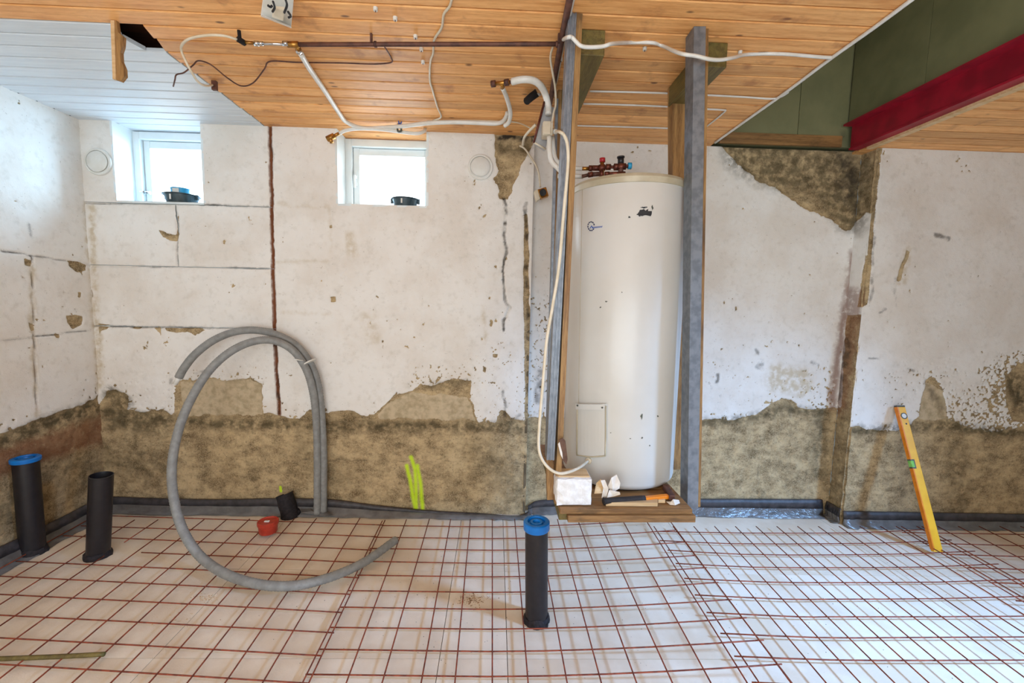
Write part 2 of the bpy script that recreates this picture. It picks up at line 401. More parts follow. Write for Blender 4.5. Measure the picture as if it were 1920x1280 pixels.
LIGHTPATCH = {
 'back': [[(336, 716), (400, 710), (470, 708), (488, 724), (490, 779), (340, 779)], [(708, 779), (730, 752), (772, 738), (836, 742), (878, 745), (890, 787), (712, 786)]],
 'left': [], 'pier': [], 'recess': [], 'right': [[(1730, 716), (1772, 730), (1776, 786), (1724, 786)]],
}
STAIN_SHADE = {  # (channel, polygon or line, half width, soft px, strength), some marks paint shade
 'back': [('rust', [(506, 238), (509, 380), (513, 560), (518, 700), (524, 776)], 3.6, 2, 1.0), ('dark', [(509, 240), (510, 300)], 3.5, 2, .5), ('dark', [(516, 640), (518, 700), (523, 776)], 2.5, 2, .8),
          ('dark', [(946, 372), (949, 400), (944, 440), (950, 470), (943, 500), (946, 560), (955, 575), (945, 600), (944, 622)], 2.6, 2, .9),
          ('dark', [(944, 712), (946, 760), (948, 785)], 2.5, 3, .8), ('dark', [(986, 380), (988, 560), (993, 640), (998, 780)], 3.5, 3, .8),
          ('spray', [(762, 874), (768, 900), (778, 955)], 3.6, 7, 1), ('spray', [(770, 858), (778, 880), (780, 955)], 3.6, 7, 1), ('spray', [(782, 874), (788, 910), (792, 956)], 3.6, 7, 1), ('spray', [(524, 914), (525, 922)], 2.5, 3, 1),
          ('dark', [(560, 862), (700, 864), (850, 866), (985, 868)], 1.2, 2, .5), ('dark', [(215, 850), (330, 852)], 1.2, 2, .4), ('moss_shade', [(205, 860), (300, 880)], 30, 40, .5), ('moss_shade', [(560, 840), (640, 900)], 20, 40, .4), ('moss_shade', [(900, 850), (985, 930)], 26, 40, .45), ('stain', [(655, 440), (662, 480)], 8, 10, .5), ('stain', [(690, 600), (700, 630)], 14, 14, .4), ('stain', [(905, 575), (910, 640)], 3, 6, .5), ('stain', [(170, 390), (178, 520), (184, 640), (188, 720)], 7, 8, .7),
          ('stain', [(520, 383), (615, 388), (620, 470)], 3, 5, .3), ('stain', [(520, 490), (615, 490)], 3, 5, .35), ('stain', [(520, 585), (620, 590)], 3, 6, .3),
          ('dark', [(940, 252), (1000, 254)], 9, 8, 1.3), ('moss_shade', [(945, 275), (985, 275)], 14, 14, .8), ('moss_shade', [(200, 775), (330, 790), (560, 800), (720, 800), (930, 800), (990, 800)], 10, 14, .9), ('moss_shade', [(205, 740), (232, 760)], 16, 10, .8), ('moss_shade', [(210, 790), (300, 800)], 16, 16, .8),
          ('moss_shade', [(800, 722), (870, 718)], 8, 8, .5), ('dark', [(370, 700), (395, 695)], 3, 4, .5), ('dark', [(322, 712), (318, 745)], 3, 4, .5), ('dark', [(965, 785), (990, 772)], 3, 6, .6)],
 'left': [('moss_shade', [(100, 880), (190, 900)], 40, 50, .5), ('moss_shade', [(0, 960), (60, 940)], 40, 50, .6), ('stain', [(60, 500), (62, 620), (70, 780)], 5, 8, .6), ('stain', [(165, 380), (178, 560), (190, 730)], 9, 8, .7), ('moss_shade', [(0, 830), (100, 790), (190, 760)], 14, 16, 1.0), ('rust', [(-200, 960), (0, 870), (200, 800)], 26, 20, .7),
          ('dark', [(170, 392), (162, 400)], 4, 5, .6), ('dark', [(56, 420), (58, 440)], 3, 5, .5)],
 'recess': [('moss_shade', [(1310, 798), (1400, 785), (1480, 768), (1540, 775)], 10, 12, .8), ('dark', [(1418, 655), (1424, 664)], 4, 4, .6), ('dark', [(1428, 676), (1424, 688)], 5, 4, .7), ('dark', [(1524, 678), (1534, 684)], 4, 4, .6),
            ('stain', [(1460, 710), (1500, 715)], 26, 14, .7), ('rust', [(1600, 480), (1590, 560), (1575, 640), (1560, 760)], 9, 12, .7), ('moss_shade', [(1400, 285), (1460, 310), (1560, 330), (1600, 390)], 44, 30, .8), ('dark', [(1580, 300), (1610, 380)], 26, 30, .8),
            ('dark', [(1424, 860), (1422, 935)], 1.5, 2, .6), ('dark', [(1012, 700), (1010, 770)], 8, 8, .6), ('dark', [(1345, 702), (1344, 716)], 3, 3, .7), ('dark', [(1332, 720), (1334, 726)], 3, 3, .6), ('moss_shade', [(1540, 780), (1540, 880)], 16, 16, .6)],  # marks beside the left post and next to the pier paint shade
 'pier': [('rust', [(1600, 560), (1580, 650), (1565, 760)], 22, 14, .6), ('dark', [(1585, 640), (1568, 760)], 8, 8, .7), ('moss_shade', [(1610, 300), (1600, 420)], 24, 16, .6), ('moss_shade', [(1560, 790), (1550, 930)], 30, 16, .5)],  # last mark paints the shade at the foot of the pier
 'right': [('moss_shade', [(1600, 808), (1720, 800), (1780, 800), (1920, 815)], 9, 12, .9), ('moss_shade', [(1905, 720), (1930, 760)], 22, 24, 1.0), ('dark', [(1740, 720), (1768, 770)], 8, 10, .5),
           ('dark', [(1756, 442), (1778, 446)], 5, 4, .7), ('dark', [(1648, 278), (1640, 420), (1632, 570)], 3, 3, .5), ('dark', [(1630, 672), (1648, 672)], 2, 3, .6), ('dark', [(1702, 690), (1716, 694)], 2, 3, .6), ('dark', [(1680, 520), (1678, 575)], 2.5, 3, .6), ('stain', [(1700, 470), (1690, 530)], 8, 6, .6),
           ('dark', [(1650, 586), (1660, 578)], 2.5, 3, .6), ('dark', [(1720, 440), (1724, 446)], 2, 3, .6), ('moss_shade', [(1800, 850), (1800, 970)], 22, 24, .4)],
}
FLECK = {'back': [([(300, 690), (500, 690), (500, 770), (300, 770)], .17), ([(880, 640), (990, 640), (990, 790), (880, 790)], .2), ([(770, 690), (890, 690), (890, 720), (770, 720)], .1), ([(190, 640), (330, 640), (330, 770), (190, 770)], .24)],
         'left': [([(40, 480), (180, 480), (190, 640), (60, 640)], .26)], 'pier': [], 'recess': [([(1320, 640), (1560, 640), (1560, 780), (1320, 780)], .22), ([(1500, 690), (1560, 690), (1560, 760), (1500, 760)], .12), ([(1000, 560), (1030, 560), (1030, 780), (1000, 780)], .1)],
         'right': [([(1790, 735), (1930, 700), (1940, 810), (1780, 800)], .06), ([(1850, 690), (1960, 660), (1960, 800), (1850, 790)], -.02), ([(1610, 700), (1790, 680), (1790, 800), (1600, 800)], .19)]}
GROOVE = {'back': [([(150, 381), (330, 382), (505, 387)], 1.3), ([(150, 498), (505, 503)], 1.2), ([(150, 611), (515, 617)], 1.3), ([(331, 385), (333, 500)], 1.0),
                   ([(506, 238), (509, 380), (513, 560), (518, 700), (524, 776)], 2.6), ([(946, 372), (949, 400), (944, 440), (950, 470), (943, 500), (946, 560), (955, 575), (945, 600)], 2.2)],
          'left': [([(0, 470), (165, 495)], 1.0), ([(0, 640), (170, 618)], 1.0), ([(60, 480), (70, 790)], 1.0)], 'recess': [], 'pier': [], 'right': []}
def wear_panel(name, parent, key, axis, fixed, us, zs, holes=(), depth=.012, res=.0075, label=None):
    def fill(a):
        out = []
        for p, q in zip(a[:-1], a[1:]): out += list(np.linspace(p, q, max(1, int(round((q - p) / res))), endpoint=False))
        return np.array(out + [a[-1]])
    U, Z = fill(us), fill(zs); nu, nz = len(U), len(Z)
    uu, zz = np.meshgrid(U, Z)
    P = np.stack([uu, np.full_like(uu, fixed), zz], -1) if axis == 'Y' else np.stack([np.full_like(uu, fixed), uu, zz], -1)
    px, py = to_px(P); sx = uu * 40; sz = zz * 40
    jx = px + 13 * fbm(sx * .35, sz * .35, 5, 3); jy = py + 13 * fbm(sx * .35, sz * .35, 5, 11)
    bx0, bx1, by0, by1 = px.min(), px.max(), py.min(), py.max()
    def near(L, pad=40):
        A = np.array(L, float); return A[:, 0].min() < bx1 + pad and A[:, 0].max() > bx0 - pad and A[:, 1].min() < by1 + pad and A[:, 1].max() > by0 - pad
    sd = np.full(px.shape, -60.0); big = np.full(px.shape, -60.0)
    for i, pl in enumerate(BARE[key]):
        if near(pl):
            d = sdf(jx, jy, pl) if i == 0 or len(pl) > 11 else sdf(px + .45 * (jx - px), py + .45 * (jy - py), pl)
            sd = np.maximum(sd, d)
            if i == 0: big = d
    n1 = fbm(sx * 1.1, sz * 1.1, 3, 21); n2 = fbm(sx * .12, sz * .12, 3, 31)
    fl = (n1 - .22 - .004 * np.clip(-big, 0, 200) + .35 * n2) * 40      # flakes thinning out above the bare band
    sd = np.maximum(sd, np.where(big > -110, fl, -60))
    fl2 = (fbm(sx * .8, sz * .8, 3, 51) - .36 + .3 * fbm(sx * .1, sz * .1, 2, 61)) * 40
    sd = np.maximum(sd, fl2)
    n3 = fbm(sx * 1.9, sz * 1.9, 3, 41) + .12 * n2
    for pl, thr in FLECK[key]:
        if near(pl): sd = np.maximum(sd, np.where(sdf(jx, jy, pl) > -20, (n3 - thr - (.07 if thr > .08 else .03) - np.clip(-sdf(jx, jy, pl), 0, 20) * .012) * 40, -60))
    inner = (fbm(sx * .9, sz * .9, 3, 71) - .30 - .03 * np.clip(sd, 0, 100)) * 40   # paint islands just inside the edge
    sd = np.where((sd > 0) & (sd < 16), np.minimum(sd, -inner), sd)
    pt = np.full(px.shape, -60.0)
    for pl in LIGHTPATCH[key]:
        if near(pl): pt = np.maximum(pt, sdf(jx, jy, pl))
    ch = {k: np.zeros(px.shape) for k in ('rust', 'moss_shade', 'dark', 'spray', 'stain')}
    for c_, L, w, soft, st in STAIN_SHADE[key]:
        if near(L):
            kk = 1.0 if c_ in ('moss_shade', 'stain') or w > 8 else (.1 if c_ == 'spray' else .25 if c_ == 'rust' else .8)
            d = sdl(px + kk * (jx - px), py + kk * (jy - py), L, w)
            ch[c_] = np.maximum(ch[c_], np.clip(d / soft + .5, 0, 1) * st)
    ch['dark'] *= np.clip(.55 + 2.6 * fbm(sx * .6, sz * .6, 3, 91), 0, 1)
    gr = np.zeros(px.shape)
    for L, w in GROOVE[key]:
        if near(L):
            gk = .45 if w in (2.2,) else .18; d = sdl(px + gk * (jx - px), py + gk * (jy - py), L, w * (1 + 1.6 * n1)); gr = np.maximum(gr, np.clip(d / 1.5 + .5, 0, 1))
    gd = gr.copy()
    if key == 'back': gd = gd * (1 - .75 * np.clip(sdl(px, py, GROOVE['back'][4][0], 7) + .5, 0, 1))
    ch['dark'] = np.maximum(ch['dark'], gd * np.clip(.45 + 2.2 * n2, 0, .9) * (key != 'x'))
    inset = depth * np.clip(sd / 5 + .3, 0, 1) + .012 * gr + .004 * fbm(sx * .5, sz * .5, 4, 81) * (1 + 3 * (sd > 0))
    if axis == 'Y': P[..., 1] += inset
    else: P[..., 0] += inset * (-1 if key == 'left' else 1)
    V = P.reshape(-1, 3)
    idx = np.arange(nu * nz).reshape(nz, nu)
    q = np.stack([idx[:-1, :-1], idx[:-1, 1:], idx[1:, 1:], idx[1:, :-1]], -1)
    cu = (uu[:-1, :-1] + uu[1:, 1:]) / 2; cz = (zz[:-1, :-1] + zz[1:, 1:]) / 2
    keep = np.ones(cu.shape, bool)
    for (h0, h1, g0, g1) in holes: keep &= ~((cu > h0) & (cu < h1) & (cz > g0) & (cz < g1))
    q = q[keep].reshape(-1, 4)
    if axis == 'X' and key == 'left': q = q[:, ::-1]
    org = np.array([V[:, 0].mean(), V[:, 1].mean(), V[:, 2].min()])
    me = bpy.data.meshes.new(name)
    me.vertices.add(len(V)); me.vertices.foreach_set('co', (V - org).ravel())
    me.loops.add(q.size); me.loops.foreach_set('vertex_index', q.ravel().astype(np.int32))
    me.polygons.add(len(q)); me.polygons.foreach_set('loop_start', np.arange(0, q.size, 4, dtype=np.int32))
    me.polygons.foreach_set('use_smooth', np.ones(len(q), bool))
    me.update(calc_edges=True); me.validate()
    A = np.stack([np.clip(.5 + sd / 16, 0, 1), np.clip(.5 + pt / 16, 0, 1), ch['rust'], ch['moss_shade']], -1).reshape(-1, 4)
    B = np.stack([ch['dark'], ch['spray'], ch['stain'], np.ones(px.shape)], -1).reshape(-1, 4)
    for nm, D in (('wear', A), ('stain', B)):
        at = me.color_attributes.new(nm, 'FLOAT_COLOR', 'POINT'); at.data.foreach_set('color', D.astype(np.float32).ravel())
    o = link(me, name, 'wall', parent, tuple(org))
    if label: o['label'] = label
    return o

# ------------------------------------------------------------------ walls
W1 = (onY(214, 310, Y1)[0], onY(379, 310, Y1)[0], onY(300, 378, Y1)[2])      # window openings: x0, x1, sill
W2 = (onY(632, 310, Y1)[0], onY(800, 310, Y1)[0], onY(715, 384, Y1)[2])
BT = .35                                                                        # wall thickness
zb, zt = -.16, ZCEIL
D = .02                                                                         # face layer in front of the core
wb = boxes('wall_back', [(XL - .3, W1[0], Y1 + D, Y1 + BT, zb, zt), (W1[0], W1[1], Y1 + D, Y1 + BT, zb, W1[2]), (W1[1], W2[0], Y1 + D, Y1 + BT, zb, zt),
                         (W2[0], W2[1], Y1 + D, Y1 + BT, zb, W2[2]), (W2[1], XREC, Y1 + D, Y1 + BT, zb, zt),
                         (XREC, XPIER, Y2 + D, Y1 + BT, zb, zt), (XPIER + D, XR, Y3 + D, Y1 + BT, zb, zt)], 'frame_white')
tag(wb, 'white painted basement back wall with bare concrete along its foot', kind='structure')
for wx in (W1, W2):                                                             # painted reveals, so the face layer closes onto the core
    boxes('reveal', [(wx[0] - .012, wx[0] + .002, Y1, Y1 + .16, wx[2], zt), (wx[1] - .002, wx[1] + .012, Y1, Y1 + .16, wx[2], zt), (wx[0], wx[1], Y1, Y1 + .16, wx[2] - .012, wx[2] + .001)], 'frame_white', wb)
XP = onY(509, 400, Y1)[0]
zj = [onY(350, y, Y1)[2] for y in (384, 500.5, 614)]
J = .003
xa, xm = XL - .02, onY(332, 440, Y1)[0]
wear_panel('masonry_block', wb, 'back', 'Y', Y1, [xa, W1[0], W1[1], XP], [zj[0] + J, W1[2], zt], holes=[(W1[0], W1[1], W1[2], zt + 1)])
wear_panel('masonry_block', wb, 'back', 'Y', Y1, [xa, xm - J / 2], [zj[1] + J, zj[0]])
wear_panel('masonry_block', wb, 'back', 'Y', Y1, [xm + J / 2, XP], [zj[1] + J, zj[0]])
wear_panel('masonry_block', wb, 'back', 'Y', Y1, [xa, XP], [zj[2] + J, zj[1]])
wear_panel('masonry_block', wb, 'back', 'Y', Y1, [xa, XP], [zb, zj[2]])
wear_panel('plaster_face', wb, 'back', 'Y', Y1, [XP, W2[0], W2[1], XREC], [zb, W2[2], zt], holes=[(W2[0], W2[1], W2[2], zt + 1)])
wear_panel('recess_face', wb, 'recess', 'Y', Y2, [XREC, XPIER + .01], [zb, zt])
wear_panel('pier_face', wb, 'pier', 'X', XPIER, [Y3, Y2 + .01], [zb, zt])
wear_panel('plaster_face', wb, 'right', 'Y', Y3, [XPIER, 4.6], [zb, zt])
boxes('recess_return', [(XREC - .02, XREC - .001, Y1 + .013, Y2 + .02, zb, zt)], 'mortar', wb)
wl = box('wall_left', XL - .3, XL - D, YB, Y1 + D, zb, zt, 'frame_white'); tag(wl, 'white painted block wall on the left with bare damp foot', kind='structure')
wear_panel('plaster_face', wl, 'left', 'X', XL, [1.2, Y1 + .02], [zb, zt], res=.009)
box('plain_face', XL - D, XL, YB, 1.2, zb, zt, 'frame_white', wl)
tag(box('wall_rear', XL - .3, XR + .2, YB - .2, YB, zb, zt, 'frame_white'), 'plain white wall behind the viewer', kind='structure')
tag(box('wall_right', XR, XR + .2, YB, Y3, zb, zt, 'frame_white'), 'plain white wall at the right end of the room', kind='structure')

# ------------------------------------------------------------------ windows
def window(name, wx, pxl, pxr, label, handle):
    yf = Y1 + .155
    x0 = wx[0] + .0; x1 = wx[1] + .16; z0 = wx[2] + .001; z1 = zt - .006
    t = thing(name, ((x0 + x1) / 2, yf, z0), label, kind='structure')
    fw = .045
    x1 = wx[1] - .001
    boxes('window_frame', [(x0, x0 + fw, yf, yf + .09, z0, z1), (x1 - .02, x1, yf, yf + .09, z0, z1), (x0 + fw, x1 - .02, yf, yf + .09, z1 - .05, z1), (x0 + fw, x1 - .02, yf, yf + .09, z0, z0 + .012)], 'frame_white', t, bevel=.004)
    a0, a1, c0, c1 = x0 + fw, x1 - .02, z0 + .012, z1 - .05
    s = boxes('sash', [(a0 + .003, a0 + .045, yf + .03, yf + .085, c0, c1), (a1 - .022, a1 - .002, yf + .03, yf + .085, c0, c1), (a0 + .045, a1 - .022, yf + .03, yf + .085, c1 - .05, c1 - .003), (a0 + .045, a1 - .022, yf + .03, yf + .085, c0, c0 + .018)], 'frame_white', t, bevel=.004)
    box('pane', a0 + .045, a1 - .022, yf + .055, yf + .06, c0 + .018, c1 - .05, 'glass', t)
    if handle:
        zc = (c0 + c1) / 2
        boxes('window_handle', [(a0 + .012, a0 + .03, yf + .018, yf + .03, zc - .055, zc + .055), (a0 + .015, a0 + .027, yf - .004, yf + .018, zc - .01, zc + .01), (a0 + .015, a0 + .027, yf - .012, yf - .002, zc - .075, zc + .01)], 'frame_white', s)
    else:
        zc = c0 + .07
        boxes('window_catch', [(a0 + .006, a0 + .04, yf + .012, yf + .03, zc, zc + .02), (a0 - .01, a0 + .012, yf - .012, yf, zc + .006, zc + .016)], 'chrome', s)
window('window_1', W1, 262, 378, 'small white basement window beside the round vent near the left wall', False)
window('window_2', W2, 665, 800, 'small white basement window under the white water pipes', True)

# ------------------------------------------------------------------ ceiling boards
ce = box('ceiling', XL - .3, XOPEN - .03, YB, Y1 + BT, zt + .10, zt + .2, 'void_wood'); tag(ce, 'low ceiling of narrow pine boards, partly painted white', kind='structure')
bw, gap, th = .0975, .007, .018
YW = onZ(150, 30, ZCEIL)[1]               # front edge of the white painted field
XW = onZ(420, 178, ZCEIL)[0]              # its side edge
hx0, hx1 = onZ(258, 55, ZCEIL)[0], onZ(344, 66, ZCEIL)[0]
def board(x0, x1, y0, y1, mt, sl0=0, sl1=0):
    b0, b1 = zt, zt + th; c = .004
    V = [(x0, y0 + c, b0), (x1, y0 + c, b0), (x1 + sl1, y1 - c, b0), (x0 + sl0, y1 - c, b0), (x0, y0, b0 + c), (x1, y0, b0 + c), (x1 + sl1, y1, b0 + c), (x0 + sl0, y1, b0 + c),
         (x0, y0, b1), (x1, y0, b1), (x1 + sl1, y1, b1), (x0 + sl0, y1, b1)]
    Fc = [(0, 3, 2, 1), (0, 1, 5, 4), (1, 2, 6, 5), (2, 3, 7, 6), (3, 0, 4, 7), (4, 5, 9, 8), (5, 6, 10, 9), (6, 7, 11, 10), (7, 4, 8, 11), (8, 9, 10, 11)]
    mesh('ceiling_board', V, Fc, mt, ce)
k = 0
y = Y1 + BT - .02
rows = []
while y > YB: rows.append((y - bw + gap, y)); y -= bw
nwhite = sum(1 for y0, y1 in rows if (y0 + y1) / 2 >= YW); nrow = 0; HOLEROWS = (nwhite, nwhite - 1)
for y0, y1 in rows:
    ym = (y0 + y1) / 2
    if ym < YW: board(XL, XOPEN, y0, y1, 'pine')
    else:
        nrow += 1
        X = lambda px_, yy: onZ(px_, to_px((0, yy, zt))[1], zt)[0]
        if nrow == HOLEROWS[0]:
            board(XL, X(256, y0), y0, y1, 'pine_white', 0, X(272, y1) - X(256, y0)); board(X(306, y0), XOPEN, y0, y1, 'pine', X(326, y1) - X(306, y0), 0)
        elif nrow == HOLEROWS[1]:
            board(XL, X(274, y0), y0, y1, 'pine_white', 0, X(312, y1) - X(274, y0)); board(X(330, y0), XOPEN, y0, y1, 'pine', X(346, y1) - X(330, y0), 0)
        else:
            j = random.uniform(-.004, .004); board(XL, XW - .004 + j, y0, y1, 'pine_white', 0, -.004); board(XW + .004 + j, XOPEN, y0, y1, 'pine', -.004, 0)
ce2 = box('ceiling_side', XBEAM + .03, XR, YB, Y3 + .3, zt + .16, zt + .2, 'dark_rub'); tag(ce2, 'pine board ceiling on the far side of the red steel beam', kind='structure')
for y0, y1 in rows:
    if y1 > Y3 + .2: continue
    V = bxv(XBEAM + .065, XR, y0, y1, zt - .02, zt - .002); mesh('ceiling_board', V, BF, 'pine', ce2)
# stair opening: boarded shaft above the ceiling, steel beam at its side
ZS = 4.0
YF = .55
sb = box('wall_stairwell_back', XOPEN - .02, XBEAM + .12, Y2 - .01, Y2 + .2, zt + .02, ZS, 'green_board'); tag(sb, 'olive green boarding at the back of the stair opening', kind='structure')
xs_ = [XOPEN - .02, onY(1497, 180, Y2)[0], onY(1585, 150, Y2)[0] + .02]
for a_, c_ in zip(xs_[:-1], xs_[1:]): box('panel', a_ + .002, c_ - .002, Y2 - .022, Y2 - .01, zt + .09, ZS, 'green_board', sb)
box('batten', XOPEN + .05, XBEAM - .05, Y2 - .03, Y2 - .01, zt + .015, zt + .088, 'old_wood_x', sb)
XS = XBEAM - .012
sr = box('wall_stairwell_side', XS + .012, XS + .12, YF, Y2 - .022, zt + .15, ZS, 'green_board'); tag(sr, 'olive green boarding standing on the red steel beam', kind='structure')
ys_ = sorted([YF, 1.2, onX(1742, 80, XS)[1], Y2 - .024])
for a_, c_ in zip(ys_[:-1], ys_[1:]): box('panel', XS, XS + .012, a_ + .002, c_ - .002, zt + .15, ZS, 'green_board', sr)
tag(box('wall_stairwell_left', XOPEN - .06, XOPEN - .03, YF, Y2 - .01, zt + .02, ZS, 'green_board'), 'boarding on the near side of the stair opening', kind='structure')
tag(box('wall_stairwell_front', XOPEN - .06, XBEAM + .12, YF - .05, YF, zt + .02, ZS, 'green_board'), 'boarding at the front of the stair opening', kind='structure')
tag(box('ceiling_stairwell', XOPEN - .06, XBEAM + .12, YF - .05, Y2 + .2, ZS, ZS + .04, 'green_board'), 'lid above the stair opening', kind='structure')
tag(box('ceiling_landing', XOPEN - .03, XBEAM + .07, YB, YF - .05, zt, zt + .04, 'pine'), 'boards closing the ceiling in front of the stair opening', kind='structure')
bm = thing('steel_beam', (XBEAM, 1.5, zt), 'red painted steel beam along the edge of the stair opening', 'steel beam')
box('web', XBEAM - .012, XBEAM, YB, Y2 - .06, zt - .005, zt + .14, 'red_steel', bm)
box('upper_flange', XBEAM - .075, XBEAM + .06, YB, Y2 - .06, zt + .14, zt + .152, 'red_steel', bm)
box('lower_flange', XBEAM - .022, XBEAM + .045, YB, Y2 - .06, zt - .017, zt - .005, 'red_steel', bm)
tag(box('trim_1', XBEAM + .045, XBEAM + .085, YB, Y3 - .001, zt - .032, zt - .005, 'fresh_wood'), 'pale wooden trim strip under the red beam', kind='structure')

# ------------------------------------------------------------------ floor: insulation boards
fl = mesh('floor', bxv(XL, XR, YB, Y2 + .02, -.3, -.16), BF, 'mortar'); tag(fl, 'floor of white insulation boards', kind='structure')
ex = [XL, -1.42, -.22, .075, 1.27, 2.47, 3.67, XR]; ey = [YB, -.7, -.1, .5, 1.1, 1.72, 2.32, Y2 + .01]
for i in range(len(ex) - 1):
    for j in range(len(ey) - 1):
        a_, c_, d_, e_ = ex[i] + .0015, ex[i + 1] - .0015, ey[j] + .0015, ey[j + 1] - .0015
        V = [(p[0], p[1], fz(p[0]) + (0 if p[2] else -.06)) for p in bxv(a_, c_, d_, e_, 0, 1)]
        mesh('insulation_board', V, BF, 'eps', fl)

# damp membrane standing up along the wall foot
def strip(name, tops, bots, off, label, out=.03, nseg=70):
    """tops/bots: pixel polylines with the wall function giving 3-D"""
    T = smooth_path(tops, 8); B = smooth_path(bots, 8); n = min(len(T), len(B))
    t = thing(name, tuple(np.array(B[n // 2])), label, 'membrane', 'damp membrane strips along the wall foot')
    off = np.array(off, float)
    rows_ = []
    for i in range(n):
        w = vnoise(np.array(i * .9), np.array(3.3), 5) - .5
        a_ = T[i]; b_ = B[i]
        g = a_ + off * .012; h = a_ * .45 + b_ * .55 + off * (.022 + .012 * w); e = b_ + off * (out + .02 * w); e2 = b_ * 1.0 + off * (out + .05 + .03 * w) - np.array([0, 0, .004])
        rows_.append((a_ + off * .004, g, h, e, e2))
    V = [tuple(p) for r in rows_ for p in r]; m5 = 5
    FcU = [(i * m5 + k_, (i + 1) * m5 + k_, (i + 1) * m5 + k_ + 1, i * m5 + k_ + 1) for i in range(n - 1) for k_ in (0, 1)]
    FcL = [(i * m5 + k_, (i + 1) * m5 + k_, (i + 1) * m5 + k_ + 1, i * m5 + k_ + 1) for i in range(n - 1) for k_ in (2, 3)]
    for nm, Fc, mt in (('upstand', FcU, 'membrane'), ('film', FcL, 'foil')):
        used = sorted({i for f in Fc for i in f}); mp = {u: i for i, u in enumerate(used)}
        o = mesh(nm, [V[u] for u in used], [tuple(mp[i] for i in f) for f in Fc], mt, t, smooth=True)
        so = o.modifiers.new('thickness', 'SOLIDIFY'); so.thickness = .003
def backpts(L, Y): return [onY(x, y, Y) for x, y in L]
strip('membrane_strip', backpts([(196, 930), (300, 934), (420, 936), (520, 934), (620, 936), (700, 946), (800, 956), (900, 962), (968, 966), (992, 958)], Y1),
      [np.array([p[0], Y1, fz(p[0]) + .012]) for p in backpts([(196, 950), (300, 956), (420, 958), (520, 956), (620, 960), (700, 966), (800, 970), (900, 975), (968, 980), (992, 972)], Y1)],
      (0, -1, 0), 'black membrane strip along the wall foot behind the grey hoses')
strip('membrane_strip', backpts([(990, 948), (1010, 938), (1060, 936), (1180, 936), (1300, 935), (1420, 935), (1540, 936)], Y2),
      [np.array([p[0], Y2, fz(p[0]) + .008]) for p in backpts([(990, 960), (1010, 960), (1060, 960), (1180, 960), (1300, 960), (1420, 960), (1540, 962)], Y2)],
      (0, -1, 0), 'grey membrane strip along the recess wall right of the water heater', out=.02)
strip('membrane_strip', [np.array([XPIER, yy, fz(XPIER) + .11]) for yy in np.linspace(Y2, Y3 - .0, 5)], [np.array([XPIER, yy, fz(XPIER) + .008]) for yy in np.linspace(Y2, Y3 - .0, 5)],
      (-1, 0, 0), 'short membrane strip around the wall step beside the spirit level', out=.01)
strip('membrane_strip', [np.array([x, Y3, fz(x) + .10]) for x in np.linspace(XPIER, 4.6, 9)], [np.array([x, Y3, fz(x) + .006]) for x in np.linspace(XPIER, 4.6, 9)],
      (0, -1, 0), 'black membrane strip with shiny film behind the yellow spirit level', out=.02)
strip('membrane_strip', [np.array([XL, yy, .13 - .02 * math.sin(yy * 3)]) for yy in np.linspace(1.0, Y1, 10)], [np.array([XL, yy, .012]) for yy in np.linspace(1.0, Y1, 10)],
      (1, 0, 0), 'dark membrane strip along the foot of the left wall', out=.04)

# ------------------------------------------------------------------ reinforcement mesh mats
BR = .0033
def mat_root(name, px, label):
    return thing(name, tuple(onF(*px)), label, 'steel mesh', 'steel reinforcement mats on the floor')
def lift(P, dz): return np.array([P[0], P[1], fz(P[0]) + dz])
def bar(par, pts, seg=6):
    P = [np.array(p) for p in pts]
    tube('rebar', P, BR, 'rust', par, sides=5, sm=len(P) > 2, n=2)
# left mat
ml = mat_root('reinforcement_mesh', (400, 1100), 'rusty steel mesh mat under the loop of grey hose')
LT = [((300, 970), (717, 984)), ((300, 991), (707, 1006)), ((300, 1012.5), (697, 1031)), ((300, 1037.5), (684, 1055)), ((300, 1065), (673, 1083)), ((300, 1095.5), (657, 1114)), ((300, 1130), (642, 1148)), ((300, 1169), (626, 1186)), ((300, 1212.5), (602, 1229)), ((300, 1264), (578, 1281))]
for i, (a_, c_) in enumerate(LT):
    p, q = onF(*a_, .018), onF(*c_, .018)
    d = (p - q) / abs(p[0] - q[0])
    xw = XL + .06
    if i == 3: s = onF(265, 1035.5, .018)
    else: s = p + d * max(0, p[0] - xw)
    bar(ml, [s, (s + q) / 2 + np.array([0, 0, .002]), q])
p0, q0 = onF(675, 971, .025), onF(510, 1250, .025); p3, q3 = onF(552, 972, .025), onF(306, 1250, .025)
for k in range(-1, 14):
    p = p0 + (p3 - p0) * k / 3; q = q0 + (q3 - q0) * k / 3
    if k == -1: p, q = onF(717, 976, .025), onF(582, 1250, .025)
    d = (q - p) / np.linalg.norm(q - p)
    q = q + d * .75
    if p[0] < XL + .05: # runs into the left wall
        t = (XL + .05 - p[0]) / (d[0] + 1e-9)
        if t < 0: p = p + d * t
    sgn = d[0]
    if sgn < 0 and q[0] < XL + .04: q = p + d * ((XL + .04 - p[0]) / d[0])
    if p[0] < XL + .04 or np.linalg.norm(q - p) < .1: continue
    if k == 9:   # cut short for the open pipe
        tt = lambda yy: next(t_ for t_ in np.linspace(0, 1, 400) if to_px(p + (q - p) * t_)[1] >= yy)
        bar(ml, [p, p + (q - p) * tt(1016)]); bar(ml, [p + (q - p) * tt(1042), q]); continue
    bar(ml, [p, (p + q) / 2, q])
